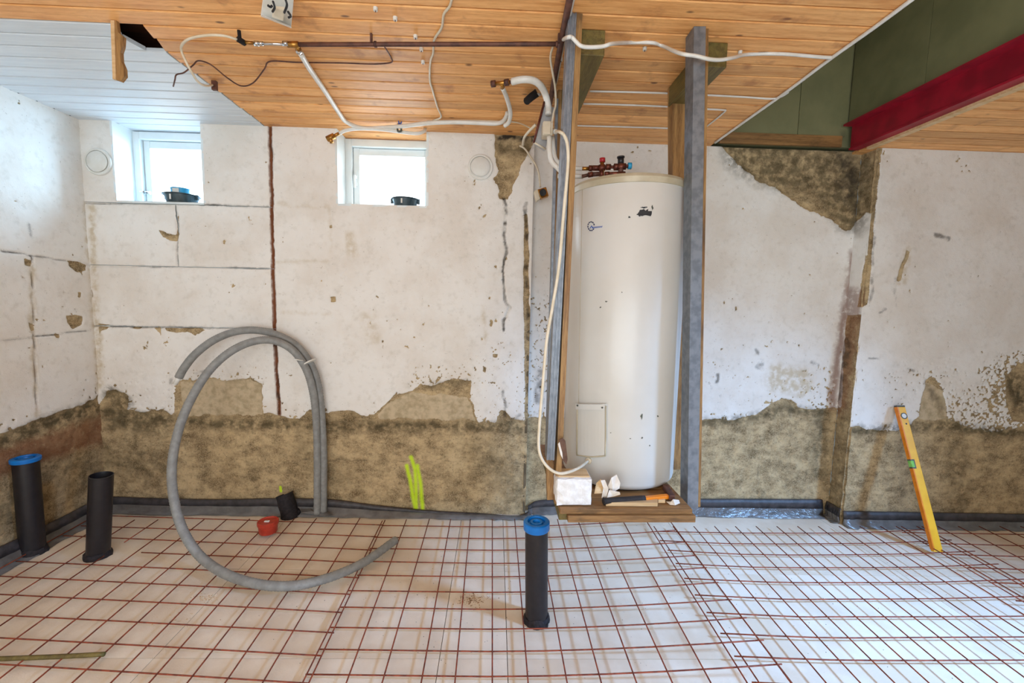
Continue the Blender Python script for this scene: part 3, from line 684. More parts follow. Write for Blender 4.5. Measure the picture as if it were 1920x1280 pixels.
# middle mat, its right side springing up
mm = mat_root('reinforcement_mesh', (900, 1150), 'rusty steel mesh mat around the upright pipe with blue cap')
def rise(X): return .022 + .055 * max(0, (X + .05) / 1.05) ** 1.6
MT = [((717, 985), (965, 988), 1268), ((703, 1007), (965, 1010), 1266), ((693, 1028), (965, 1032), 1290), ((677, 1052), (965, 1057), 1305), ((670, 1078), (965, 1082), 1325), ((652, 1107), (965, 1111), 1347), ((638, 1138), (965, 1143), 1372), ((620, 1176), (965, 1180), 1400), ((598, 1217), (965, 1222), 1432), ((573, 1264), (965, 1269), 1466)]
for a_, c_, xe in MT:
    p, q = onF(*a_, .022), onF(*c_, .022)
    e = onF(xe, 1000 + 0 * xe, .08)
    slope = (q - p) / (q[0] - p[0])
    ye = q[1]
    for _ in range(8):                        # find where the bar reaches that screen column
        X = None
        lo, hi = q[0], 4.0
        for _ in range(30):
            X = (lo + hi) / 2; P = q + slope * (X - q[0]); P[2] = fz(X) + rise(X)
            if to_px(P)[0] < xe: lo = X
            else: hi = X
        break
    xs2 = np.linspace(p[0], X, 9)
    pts = []
    for x in xs2:
        P = p + slope * (x - p[0]); P[2] = fz(x) + rise(x); pts.append(P)
    V, Fc = tube_vf(pts, BR, 5); mesh('rebar', V, Fc, 'rust', mm, smooth=True)
def onR(x, y, extra=0.0):
    dz = .03
    for _ in range(6):
        P = onF(x, y, dz); dz = rise(P[0]) + extra
    return onF(x, y, dz)
MD = [(722, 975, 580), (762, 974, 650), (805, 973, 717), (845, 973, 790), (882, 973, 853), (923, 973, 923), (965, 973, 990), (1007, 973, 1063), (1045, 973, 1127), (1083, 973, 1193), (1120, 970, 1260), (1163, 967, 1332), (1205, 965, 1400), (1250, 968, 1482)]
for xt, yt, xb in MD:
    p, q = onR(xt, yt, .007), onR(xb, 1278, .007); d = (q - p) / np.linalg.norm(q - p)
    bar(mm, [p, (p + q) / 2, q + d * .7])
# right mat
mr = mat_root('reinforcement_mesh', (1560, 1120), 'steel mesh mat on the brightly lit floor below the spirit level')
def riseR(X): return .03 + .03 * max(0, (1.15 - X) / .5) + .03 * max(0, (X - 2.6) / 1.0)
def onRR(x, y, e=0.0):
    dz = .03
    for _ in range(6):
        P = onF(x, y, dz); dz = min(riseR(P[0]), .07) + e
    return onF(x, y, dz)
RT = [[(1229, 996), (1400, 999), (1560, 999), (1650, 997), (1740, 992)], [(1237, 1013), (1371, 1019), (1560, 1019), (1680, 1017), (1784, 1012)], [(1252, 1031), (1393, 1039), (1560, 1040), (1700, 1038), (1828, 1033)],
      [(1267, 1056), (1412, 1063), (1560, 1064), (1720, 1063), (1872, 1057)], [(1283, 1084), (1440, 1091), (1560, 1092), (1760, 1091), (1930, 1085)], [(1303, 1115), (1470, 1123), (1560, 1123), (1760, 1122), (1980, 1116)],
      [(1325, 1148), (1497, 1156), (1560, 1156), (1760, 1156), (2020, 1154)], [(1351, 1187), (1533, 1195), (1700, 1195), (2060, 1193)], [(1377, 1230), (1560, 1237), (1760, 1238), (2100, 1236)], [(1410, 1279), (1580, 1286), (1780, 1287), (2140, 1286)]]
for L in RT: bar(mr, [onRR(*a_) for a_ in L])
for k in range(-1, 13):
    xt = 1262 + 38.9 * k; xb = 1485 + 64.3 * k
    if k == -1: xt, xb = 1226, 1424
    p, q = onRR(xt, 986.5, .007), onRR(xb, 1280, .007)
    d = (q - p) / np.linalg.norm(q - p); bar(mr, [p, (p + q) / 2, q + d * .6])
mo = mat_root('reinforcement_mesh', (1860, 1020), 'steel mesh mat in the shade at the right edge')
for (x0_, y0_), (x1_, y1_) in [((1692, 998), (2000, 1003)), ((1731, 1018), (2040, 1026)), ((1775, 1039), (2080, 1048)), ((1815, 1064), (2120, 1074)), ((1860, 1092), (2160, 1104)), ((1905, 1126), (2200, 1140))]:
    bar(mo, [onF(x0_, y0_, .045), onF(x1_, y1_, .045)])
for k in np.arange(10.75, 18):
    p, q = onF(1262 + 38.9 * k, 986.5, .052), onF(1485 + 64.3 * k, 1280, .052)
    d = (q - p); bar(mo, [p, p + d * .75])

# ------------------------------------------------------------------ drain pipes
def pipe_axis(base, top):
    B = onF(*base); T = onY(top[0], top[1], B[1]); return B, T
def drain(name, base, top, r, label, cap, rough_foot=True, skirt=.024):
    B, T = pipe_axis(base, top); ax = T - B; L = np.linalg.norm(ax)
    t = thing(name, tuple(B), label, 'drain pipe', 'black drain pipes standing up through the floor')
    lathe('pipe', [(r, -.03), (r, L - .001), (r - .004, L), (r - .0045, L - .002), (r - .0045, .1)], B, ax, 'black', t)
    if rough_foot:
        pr = [(r + .004, -.02), (r + .012, .0), (r + .009, .012), (r + .002, .03)]
        o = lathe('torn_sleeve', pr, B, ax, 'black_rib', t, sides=24)
        for v_ in o.data.vertices: v_.co.z += random.uniform(-.006, .012); v_.co.x += random.uniform(-.005, .005)
    if cap:
        n_ = ax / L
        c = lathe('cap', [(r + .006, L - skirt), (r + .008, L - skirt + .003), (r + .008, L + .012), (r + .003, L + .016), (r - .012, L + .016), (r - .014, L + .004), (r - .024, L + .004), (r - .026, L + .013), (r - .036, L + .013), (r - .038, L + .003), (.001, L + .003)], B, ax, 'blue', t, sides=40)
    return B, T
drain('drain_pipe', (1006, 1162), (1006, 982), .055, 'black drain pipe with blue cap standing alone in the middle floor', True)
drain('drain_pipe', (62, 1036), (48, 862), .055, 'black drain pipe with blue cap beside the left wall', True, skirt=.008)
drain('drain_pipe', (184, 1042), (190, 890), .054, 'open black drain pipe without cap near the left wall', False)
B, T = pipe_axis((544, 966), (536, 926))
t = thing('pipe_stub', tuple(B), 'short black sleeved pipe stub tilted against the wall foot', 'drain pipe')
B = onF(545, 967); T = onY(533, 926, B[1] + .03)
lathe('sleeve', [(.052, -.02), (.058, .01), (.055, .05), (.057, .09), (.054, .13), (.056, np.linalg.norm(T - B)), (.05, np.linalg.norm(T - B)), (.05, .05)], B, T - B, 'black_rib', t)
o = lathe('torn_edge', [(.058, -.02), (.066, 0), (.058, .02)], B, T - B, 'black_rib', t, sides=20)
for v_ in o.data.vertices: v_.co.z += random.uniform(-.008, .014)
B = onF(503, 997, .02); t = thing('pipe_plug', tuple(B), 'red plastic pipe plug lying on the steel mesh', 'plug')
lathe('plug_body', [(.05, 0), (.054, .006), (.056, .05), (.061, .053), (.062, .057), (.062, .075), (.058, .078), (.053, .077), (.05, .072), (.001, .071)], B, (0, .02, 1), 'redcap', t)
box('plug_grip', B[0] - .02, B[0] + .012, B[1] - .012, B[1] + .004, B[2] + .07, B[2] + .078, 'white_pl', t, bevel=.003)

# ------------------------------------------------------------------ grey hoses
def corr(r): return lambda f, i: r * (1.0 + (.05 if i % 2 else -.03))
h1 = [onY(x, y, Y) for x, y, Y in ((606, 936, 2.93), (607, 860, 2.92), (604, 790, 2.92), (597, 725, 2.91), (582, 682, 2.9), (556, 648, 2.89), (520, 628, 2.87), (480, 619, 2.85), (440, 622, 2.83), (400, 638, 2.81), (366, 664, 2.79), (345, 690, 2.78), (335, 708, 2.77))]
h1[0][2] = fz(h1[0][0]) + .02
h2 = [onY(x, y, Y) for x, y, Y in ((594, 936, 2.91), (595, 860, 2.9), (593, 790, 2.89), (587, 735, 2.87), (573, 690, 2.85), (547, 655, 2.83), (510, 638, 2.79), (468, 642, 2.75), (425, 664, 2.69), (385, 704, 2.63), (350, 765, 2.55), (330, 825, 2.49), (322, 885, 2.43), (328, 945, 2.37), (345, 998, 2.33), (375, 1042, 2.3))]
h2[0][2] = fz(h2[0][0]) + .02
h2 += [onF(x, y, .055) for x, y in ((420, 1074), (480, 1094), (545, 1098), (612, 1084), (680, 1055), (742, 1012))]
for pts, lab in ((h1, 'grey corrugated hose arching over with a white stub end'), (h2, 'long grey corrugated hose looping down onto the mesh')):
    t = thing('corrugated_hose', tuple(pts[0]), lab, 'hose')
    P = smooth_path(pts, 22)
    V, Fc = tube_vf(P, corr(.0235), 14); mesh('hose_sleeve', V, Fc, 'grey_hose', t, smooth=True)
    if pts is h1:
        d = (pts[-1] - pts[-2]); d = d / np.linalg.norm(d); tube('inner_pipe', [pts[-1] - d * .02, pts[-1] + d * .045], .014, 'white_pl', t, sm=False)
    else:
        d = (pts[-1] - pts[-2]); d = d / np.linalg.norm(d); tube('inner_pipe', [pts[-1] - d * .01, pts[-1] + d * .004], .016, 'black', t, sm=False)
t = thing('cable_tie', tuple(onY(585, 674, 2.84)), 'pale cable tie binding the two grey hoses', 'cable tie')
lathe('strap', [(.046, -.004), (.049, -.004), (.049, .004), (.046, .004)], onY(579, 680, 2.875), (.5, -.1, -.8), 'white_pl', t)
tube('tail', [onY(568, 676, 2.82), onY(550, 673, 2.78)], .004, 'white_pl', t, sm=False)

# ------------------------------------------------------------------ spirit level
B = onF(1757, 1034, .03); T = onY(1686, 760, Y3 - .03)
lev = thing('spirit_level', tuple(B), 'yellow spirit level leaning against the bare wall foot', 'spirit level')
B_, T_ = Vector(tuple(B)), Vector(tuple(T)); ax = (T_ - B_).normalized(); Ll = (T_ - B_).length
frt = (Vector((-.05, -1, .25)) - ax * Vector((-.05, -1, .25)).dot(ax)).normalized(); sd_ = ax.cross(frt)
if sd_.x < 0: sd_ = -sd_
def lv(name, s0, s1, a0, a1, d0, d1, m_, par, bev=0):   # along, across, depth
    V = [tuple(B_ + ax * s + sd_ * a + frt * d) for s in (s0, s1) for a, d in ((a0, d0), (a1, d0), (a1, d1), (a0, d1))]
    return mesh(name, V, BF, m_, par, bevel=bev)
hw = .029
body = lv('body', .012, Ll - .012, -hw, hw, -.012, .012, 'yellow', lev, .002)
lv('end_cap', Ll - .012, Ll, -hw, hw, -.012, .012, 'level_end', lev, .002); lv('end_cap', 0, .012, -hw, hw, -.012, .012, 'yellow', lev, .002)
lv('edge_rail', .012, Ll - .012, -hw - .001, -hw + .007, -.013, .0135, 'orange', lev)
lv('vial_housing', Ll * .545, Ll * .545 + .062, -hw - .002, -hw + .026, -.013, .0138, 'level_end', lev, .002)
vl = lv('vial', Ll * .545 + .008, Ll * .545 + .054, -hw - .003, -hw + .019, -.0135, .0148, 'green_vial', lev, .004)
vc = B_ + ax * (Ll - .075) + sd_ * .004
lathe('vial_ring', [(.022, -.013), (.022, .0145), (.0165, .015), (.016, .0135), (.001, .0135)], vc, frt, 'level_end', lev)
lathe('vial', [(.0158, .0), (.0158, .0146), (.001, .0146)], vc, frt, 'white_pl', lev)
lathe('hang_hole', [(.006, -.0125), (.006, .0125)], B_ + ax * (Ll - .13) + sd_ * .006, frt, 'black', lev, sides=14)

# ------------------------------------------------------------------ water heater on its hanging frame
YPR = 1.82
YP = 1.77                                           # front posts
HC = onY(1166, 640, 2.09); HY = 2.09; HR = .272
ZP = onY(1160, 925, HY - HR)[2]                     # platform top
hx = HC[0]
ztop = onY(1166, 350, HY - HR * .2)[2]
heat = thing('water_heater', (hx, HY, ZP), 'white enamelled cylindrical water heater standing on a wooden platform', 'water heater')
R_ = HR
lathe('tank', [(R_ - .05, .008), (R_ - .012, .012), (R_ - .003, .022), (R_, .035), (R_, ztop - ZP - .035), (R_ - .001, ztop - ZP - .033), (R_ - .001, ztop - ZP - .03)], (hx, HY, ZP), (0, 0, 1), 'enamel', heat, sides=96)
lathe('lid', [(R_ - .004, -.036), (R_ + .004, -.033), (R_ + .005, -.01), (R_ - .004, .004), (R_ - .03, .012), (.01, .018)], (hx, HY, ztop), (0, 0, 1), 'enamel_dirt_shade', heat, sides=96)
lathe('base_ring', [(R_ - .03, 0), (R_ - .028, .03)], (hx, HY, ZP), (0, 0, 1), 'black', heat, sides=48)
box('foot', hx + .13, hx + .2, HY - .1, HY + .02, ZP, ZP + .02, 'black', heat)
def on_tank(px_, py_, r):                           # point of the tank's front under a pixel
    d = ray(px_, py_); o_ = np.array([0 - hx, 0 - HY]); a_ = d[0] ** 2 + d[1] ** 2; b2 = o_[0] * d[0] + o_[1] * d[1]; c2 = o_ @ o_ - r * r
    disc = max(b2 * b2 - a_ * c2, 0); t_ = (-b2 - math.sqrt(disc)) / a_
    return d * t_ + np.array([0, 0, H])
def on_surf(px_, py_, off=.001):
    P = on_tank(px_, py_, R_); n_ = np.array([P[0] - hx, P[1] - HY, 0]); n_ /= np.linalg.norm(n_); return P + n_ * off
def tank_patch(name, x0, x1, y0, y1, r, th_, m_, par, n=8, bev=0):
    V, Fc = [], []
    for rr in (r, r + th_):
        for i in range(n + 1):
            for yy in (y0, y1):
                P = on_tank(x0 + (x1 - x0) * i / n, yy, R_); a_ = math.atan2(P[1] - HY, P[0] - hx); V.append((hx + rr * math.cos(a_), HY + rr * math.sin(a_), P[2]))
    m_n = 2 * (n + 1)
    for i in range(n):
        Fc.append((m_n + 2 * i, m_n + 2 * i + 1, m_n + 2 * i + 3, m_n + 2 * i + 2))
        Fc.append((2 * i, 2 * i + 2, m_n + 2 * i + 2, m_n + 2 * i)); Fc.append((2 * i + 1, m_n + 2 * i + 1, m_n + 2 * i + 3, 2 * i + 3))
    Fc.append((0, m_n, m_n + 1, 1)); Fc.append((2 * n, 2 * n + 1, m_n + 2 * n + 1, m_n + 2 * n))
    return mesh(name, V, Fc, m_, par, bevel=bev)
cov = tank_patch('service_cover', 1086, 1137, 757, 853, R_ - .002, .012, 'enamel', heat, bev=.004)
tank_patch('cover_lip', 1086, 1135, 756, 765, R_ + .008, .012, 'enamel', cov, bev=.003)
for L_ in ([(1086, 758), (1085.5, 806), (1085, 852)], [(1137, 760), (1137, 806), (1136, 853)], [(1085, 852), (1110, 855), (1136, 853)], [(1086, 757), (1110, 762), (1137, 760)]): tube('cover_shade_edge', [on_surf(*q, .012) for q in L_], .0035, 'enamel_dirt_shade', cov, sides=6, n=4)  # darker tubes paint the shadow edges around the cover
for q in ((1089, 759), (1132, 762)):
    P = on_tank(*q, R_); n_ = np.array([P[0] - hx, P[1] - HY, 0]); n_ /= np.linalg.norm(n_); lathe('screw', [(.004, 0), (.004, .012), (.001, .013)], P + n_ * .012, n_, 'level_end', cov, sides=10)
tube('seam', [on_surf(1092, 350, -.0003), on_surf(1088, 560, -.0003), on_surf(1085, 755, -.0003)], .0016, 'enamel_dirt_shade', heat, sides=5)
P = on_surf(1104, 863, 0); n_ = np.array([P[0] - hx, P[1] - HY, 0]); n_ /= np.linalg.norm(n_)
lathe('cable_gland', [(.016, 0), (.016, .006), (.012, .01), (.008, .012)], P, n_, 'cream', heat, sides=16)
lg = None
cx_, cy_ = 1108.5, 424.0
for k in range(11):                                  # toothed ring of the maker's emblem
    a0 = 2 * math.pi * (k + .1) / 11 + .5; a1 = a0 + .36
    if -.45 < math.sin((a0 + a1) / 2) * -1 < .35 and math.cos((a0 + a1) / 2) > .5: continue
    tube('emblem', [on_surf(cx_ + 6 * math.cos(a_), cy_ + 8.2 * math.sin(a_), .0006) for a_ in (a0, (a0 + a1) / 2, a1)], .0027, 'logo_dark', heat, sides=5)
tube('emblem', [on_surf(1106.5, 428, .0006), on_surf(1109.5, 423.2, .0006), on_surf(1111.5, 428, .0006)], .0022, 'logo_blue', heat, sides=5, sm=False)
zig = []
for i in range(17): zig.append(on_surf(1111.5 + i * 1.12, 426.6 - i * .12 + (1.3 if i % 2 else -1.3), .0006))
tube('emblem', zig, .0017, 'logo_blue', heat, sides=5, sm=False)
def blot(name, cx, cy, rx, ry, m_, par, n=18, rough=.45):
    V = [tuple(on_surf(cx, cy, .0014))]
    for i in range(n):
        a_ = 2 * math.pi * i / n; f = 1 + random.uniform(-rough, rough); V.append(tuple(on_surf(cx + rx * f * math.cos(a_), cy + ry * f * math.sin(a_), .0014)))
    mesh(name, V, [(0, 1 + i, 1 + (i + 1) % n) for i in range(n)], m_, par)
blot('scuff', 1209, 399, 10, 7, 'scorch', heat); blot('scuff', 1207, 389, 6, 1.6, 'scorch', heat); blot('scuff', 1199, 402, 5, 3, 'scorch', heat); blot('scuff', 1180, 407, 2.2, 1.6, 'scorch', heat); blot('scuff', 1223, 390, 1.5, 4, 'level_end', heat)
for cx, cy, rx, ry in ((1137, 565, 2.6, 1.6), (1203, 780, 2, 5), (1233, 780, 1.4, 2.2), (1204, 820, 1.3, 2.5), (1126, 576, 1.5, 1.2), (1166, 548, 1.2, 1), (1182, 822, 1.2, 1), (1218, 835, 1, 1.2), (1145, 811, 1.2, .9)): blot('scuff', cx, cy, rx, ry, 'level_end', heat, 8)
# valves on top
VY = HY - .02
def vp(x, y, Y=VY): return onY(x, y, Y)
va = thing('mixing_valve', tuple(vp(1130, 335)), 'tarnished copper valve set with red, black and blue caps on the heater top', 'valve')
def seg(name, x0, y0, x1, y1, r, m_, par, Y=VY, sides=14): return tube(name, [vp(x0, y0, Y), vp(x1, y1, Y)], r, m_, par, sides=sides, sm=False)
seg('pipe', 1090, 316, 1104, 316, .0085, 'brass', va); seg('nut', 1104, 315.5, 1110, 315.5, .0135, 'copper', va, sides=6); seg('valve_body', 1111, 315, 1124, 315, .0125, 'copper', va); seg('valve_body', 1123, 315, 1134, 314, .015, 'copper', va)
seg('stem', 1129, 330, 1129, 304, .0095, 'brass', va); seg('red_cap', 1129.5, 304, 1129.5, 296.5, .0135, 'red_wheel', va); seg('riser', 1128, 333, 1128, 318, .0105, 'copper', va)
seg('nut', 1136, 313, 1145, 313, .0135, 'copper', va, sides=6); seg('pipe', 1144, 313, 1152, 313, .007, 'copper', va); seg('nut', 1151, 313, 1160, 313, .0155, 'copper', va, sides=6)
seg('valve_body', 1158, 313, 1173, 312, .015, 'copper', va); seg('stem', 1164, 330, 1164, 306, .0125, 'iron', va); seg('black_cap', 1164, 307, 1164, 296, .0145, 'black', va); seg('black_cap_rim', 1164, 296, 1164, 293.5, .018, 'black', va)
seg('pipe', 1172, 311.5, 1178, 311.5, .008, 'copper', va); seg('blue_knob', 1177.5, 311, 1183.5, 311, .0155, 'cyan', va, sides=10)
vb = thing('inlet_valve', tuple(vp(1110, 335, VY - .05)), 'lower tarnished pipe joint lying on the heater lid', 'valve')
for nm, a_, c_, r, m_ in (('pipe', (1092, 330.5), (1103, 328), .008, 'iron'), ('nut', (1103, 328), (1111, 326.5), .012, 'copper'), ('body', (1110, 326.8), (1124, 326), .010, 'iron'), ('nut', (1134, 326), (1142, 325.5), .010, 'copper'), ('body', (1142, 326), (1172, 325), .009, 'copper')):
    seg(nm, a_[0], a_[1], c_[0], c_[1], r, m_, vb, Y=VY - .03)
for (a_, c_, lab) in (((1046, 313), (1091, 316), 'upper short white pipe running to the heater valves'), ((1046, 330), (1093, 330.5), 'lower short white pipe running to the heater valves')):
    o = tube('water_pipe', [vp(*a_), vp(*c_)], .0105, 'white_pl', None, sm=False); tag(o, lab, 'pipe')

# hanging frame: two rails under the ceiling, four posts, platform
def rail(name, xa_, xb_, ytop, yback, lab):
    a_ = onZ(xa_, ytop, ZCEIL); c_ = onZ(xb_, ytop, ZCEIL)
    o = box(name, a_[0], c_[0], a_[1], yback, zt - .1, zt - .0005, 'old_wood_y', None, bevel=.003); tag(o, lab, 'timber rail'); return a_, c_
ra = rail('ceiling_rail', 1089, 1136, 54, 2.42, 'mossy timber rail under the ceiling nearer the copper tee')
rb = rail('ceiling_rail', 1323, 1367, 78, 2.26, 'mossy timber rail under the ceiling nearer the stair opening')
def post(name, top, bot, Yt, Yb, lab, w, steel=True):
    T = onY(top[0], top[1], Yt); T[2] = zt - .001; Bq = onY(bot[0], bot[1], Yb)
    t = thing(name, tuple(Bq), lab, 'post')
    return t, T, Bq
# left front post: steel channel with timber at its right
t, T, Bq = post('frame_post', (1074, 90), (1039, 940), YP, YP, 'upright post of steel channel and timber left of the water heater', .05)
Bq[2] = onY(1045, 945, YP)[2]
ct_ = lambda x, y: onY(x, y, YP - .03) + np.array([0, .03, 0])
def upto(p, q, z):
    return p + (q - p) * ((z - p[2]) / (q[2] - p[2]))
T, Bq = ct_(1084, 90), ct_(1045, 944); S0, S1 = ct_(1070.5, 90), ct_(1032, 862)
T2, S2 = upto(T, Bq, zt - .001), upto(S0, S1, zt - .001)
obox('timber', T2, Bq, .023, .06, 'old_wood_z', t)
obox('steel_channel', S2, S1, .033, .06, 'galv', t)
for dx in (-.014, -.001, .012): obox('channel_lip', S2 + [dx, -.032, 0], S1 + [dx, -.032, 0], .005, .006, 'galv', t)
obox('timber', S1 + [0, .02, .02], Bq + [-.024, .02, 0], .03, .03, 'old_wood_z', t)
t, T, Bq = post('frame_post', (1046, 170), (1032, 900), 2.36, 2.36, 'rear post half hidden behind the steel channel left of the heater', .03)
xx = onY(1047, 250, 2.36)[0]
obox('timber', np.array([xx + .012, 2.36, zt - .001]), np.array([xx + .012, 2.36, ZP - .05]), .045, .05, 'old_wood_z', t); obox('steel_channel', np.array([xx - .016, 2.35, zt - .05]), np.array([xx - .016, 2.35, ZP - .05]), .012, .05, 'galv', t)
t, T, Bq = post('frame_post', (1300, 112), (1292, 940), YPR, YPR, 'grey steel channel post with timber edge right of the water heater', .07)
T = np.array([onY(1299, 118, YPR)[0], YPR, zt - .001]); Bq = onY(1291, 945, YPR)
obox('steel_channel', T + [.004, 0, 0], Bq + [.002, 0, .0], .048, .075, 'galv', t); obox('timber', T + [.037, .01, 0], Bq + [.034, .01, 0], .018, .07, 'old_wood_z', t)
t, T, Bq = post('frame_post', (1264, 165), (1262, 900), 2.33, 2.33, 'brown timber post behind the right shoulder of the heater', .07)
xa_ = onY(1264, 250, 2.25)[0]; xb_ = onY(1271, 880, 2.25)[0]
obox('timber', np.array([xa_, 2.25, zt - .001]), np.array([xb_, 2.25, ZP - .05]), .07, .06, 'old_wood_z', t); obox('timber', np.array([xa_ + .045, 2.3, zt - .3]), np.array([xb_ + .035, 2.3, ZP - .05]), .015, .06, 'fresh_wood', t)
x0p, x1p = onY(1041, 950, 1.68)[0], onY(1300, 950, 1.68)[0]
pf = thing('heater_platform', ((x0p + x1p) / 2, 2.0, ZP - .055), 'worn wooden platform carrying the water heater', 'platform')
zl = ZP - .0005
xm_ = onY(1064, 955, 1.68)[0]
for i in range(4): box('plank', x0p + .02, x1p - .005, 1.675 + i * .2, 1.868 + i * .2, ZP - .022, zl, 'old_wood_x', pf, bevel=.002)
box('front_board', xm_, x1p + .005, 1.662, 1.70, ZP - .052, ZP - .023, 'old_wood_x', pf, bevel=.003)
box('bearer', x0p + .02, x0p + .07, 1.70, 2.45, ZP - .06, ZP - .023, 'old_wood_y', pf); box('bearer', x1p - .09, x1p - .04, 1.70, 2.45, ZP - .06, ZP - .023, 'old_wood_y', pf)

# things lying on the platform
ep = onY(1043, 943, 1.69); eq = onY(1111, 943, 1.69); et = onY(1077, 899, 1.69)
blk = thing('polystyrene_block', ((ep[0] + eq[0]) / 2, 1.75, ZP), 'white polystyrene block at the foot of the heater', 'foam block')
def lump(name, x0, x1, y0, y1, z0, z1, m_, par, n=5, j=.003):
    gs = [np.linspace(a_, c_, n) for a_, c_ in ((x0, x1), (y0, y1), (z0, z1))]; idx = {}; V = []
    for a_ in range(n):
        for b2 in range(n):
            for c2 in range(n):
                if {a_, b2, c2} & {0, n - 1}:
                    idx[a_, b2, c2] = len(V); e = sum(q in (0, n - 1) for q in (a_, b2, c2))
                    ctr = np.array([(x0 + x1) / 2, (y0 + y1) / 2, (z0 + z1) / 2]); p = np.array([gs[0][a_], gs[1][b2], gs[2][c2]])
                    if e > 1: p = p + (ctr - p) * .06
                    p = p + np.array([random.uniform(-j, j) for _ in range(3)]); p[2] = max(p[2], z0); V.append(tuple(p))
    Fc = []
    for a_ in range(n - 1):
        for b2 in range(n - 1):
            for s, fl_ in ((0, 0), (n - 1, 1)):
                for f in ([(a_, b2, s), (a_ + 1, b2, s), (a_ + 1, b2 + 1, s), (a_, b2 + 1, s)], [(s, a_, b2), (s, a_ + 1, b2), (s, a_ + 1, b2 + 1), (s, a_, b2 + 1)], [(b2, s, a_), (b2 + 1, s, a_)[0:3] and (b2, s, a_ + 1), (b2 + 1, s, a_ + 1), (b2 + 1, s, a_)]):
                    g = [idx[q] for q in f]; Fc.append(tuple(g if fl_ else g[::-1]))
    return mesh(name, V, Fc, m_, par)
lump('block', ep[0], eq[0], 1.70, 1.80, ZP, et[2], 'eps_block', blk, 6, .002)
box('skin', ep[0] + .008, eq[0] - .008, 1.715, 1.80, et[2] - .002, et[2] + .004, 'fresh_wood', blk, bevel=.003)
def crumple(name, pts, m_, par, th_=.002):
    V = [tuple(p) for p in pts[0]]; o = mesh(name, V, pts[1], m_, par); s = o.modifiers.new('thickness', 'SOLIDIFY'); s.thickness = th_; return o
pw = thing('paper_wrapping', tuple(onY(1140, 925, 1.72)), 'crumpled white paper wrapping between the foam block and the hammer', 'wrapping')
def cr(L, Y): return [onY(x, y, Y + random.uniform(-.012, .012)) for x, y in L]
crumple('fold', (cr([(1114, 925), (1118, 905), (1126, 898), (1134, 902), (1131, 924)], 1.74), [(0, 1, 2), (0, 2, 4), (2, 3, 4)]), 'fresh_wood', pw)
crumple('fold', (cr([(1126, 900), (1134, 899), (1141, 916), (1136, 935), (1128, 933), (1131, 914)], 1.725), [(0, 1, 5), (1, 2, 5), (2, 3, 5), (3, 4, 5)]), 'tissue', pw)
crumple('fold', (cr([(1139, 913), (1146, 895), (1156, 889), (1163, 905), (1161, 915), (1149, 922)], 1.73), [(0, 1, 5), (1, 2, 5), (2, 3, 5), (3, 4, 5)]), 'tissue', pw)
crumple('fold', (cr([(1138, 932), (1142, 918), (1162, 922), (1163, 927), (1150, 930)], 1.715), [(0, 1, 4), (1, 2, 4), (2, 3, 4)]), 'tissue', pw)
hm = thing('hammer', tuple(onZ(1190, 940, ZP)), 'hammer with black grip and orange handle lying on the platform', 'hammer')
def hz(x, y, dz=.018): return onZ(x, y, ZP + dz)
ha, hb, hc = hz(1131, 939.5), hz(1209, 934.5), hz(1249, 930.5)
tube('grip', [ha, ha + (hb - ha) * .06, hz(1160, 937.5), hb], lambda f, i: (.014 if f < .06 else .0165 if f < .15 else .0135), 'grip', hm, sides=12)
obox('handle', hb - (hc - hb) * .05, hc + (hc - hb) * .1, .022, .017, 'orange', hm, up=(0, 0, 1), bevel=.004)
d = (hc - hb) / np.linalg.norm(hc - hb); hh_ = hc + d * .02
obox('head', hh_ + np.array([.0, -.02, 0]), hh_ + np.array([.012, .085, .004]), .026, .026, 'iron', hm, up=(0, 0, 1), bevel=.004)
wg = prism('wooden_wedge', [onZ(1136, 948.5, ZP + .001), onZ(1233, 949, ZP + .001), onZ(1233, 940, ZP + .001), onZ(1150, 944, ZP + .001)], (0, 0, .016), 'fresh_wood'); tag(wg, 'pale wooden wedge lying in front of the hammer', 'wedge')
db = thing('crumpled_scrap', tuple(onZ(1265, 940, ZP)), 'crumpled beige scrap beside the hammer head', 'scrap')
crumple('fold', ([onZ(x, y, ZP + z) for x, y, z in ((1249, 940, .002), (1256, 946, .002), (1266, 947, .003), (1275, 943, .004), (1273, 937, .02), (1262, 936, .03), (1258, 940, .015))], [(0, 1, 6), (1, 2, 6), (2, 5, 6), (2, 3, 4), (2, 4, 5)]), 'tissue', db)
sc = prism('wood_offcut', [onZ(1234, 943, ZP + .001), onZ(1247, 943, ZP + .001), onZ(1247, 938, ZP + .001), onZ(1235, 937, ZP + .001)], (0, 0, .014), 'fresh_wood'); tag(sc, 'tiny wooden offcut at the end of the hammer handle', 'offcut')
tp = thing('torn_tape', tuple(onY(1052, 870, 1.71)), 'strip of torn brown tape hanging on the timber left of the heater', 'tape')
crumple('strip', (backpts([(1048, 824), (1055, 820), (1060, 826), (1063, 850), (1064, 860), (1062, 870), (1053, 860), (1053, 842)], 1.705), [(0, 1, 2), (0, 2, 7), (7, 2, 3), (7, 3, 6), (6, 3, 4), (6, 4, 5)]), 'rag', tp, .003)
crumple('strip_back', (backpts([(1046, 832), (1049, 828), (1054, 848), (1055, 860), (1051, 852)], 1.70), [(0, 1, 2), (0, 2, 4), (4, 2, 3)]), 'tissue', tp, .003)

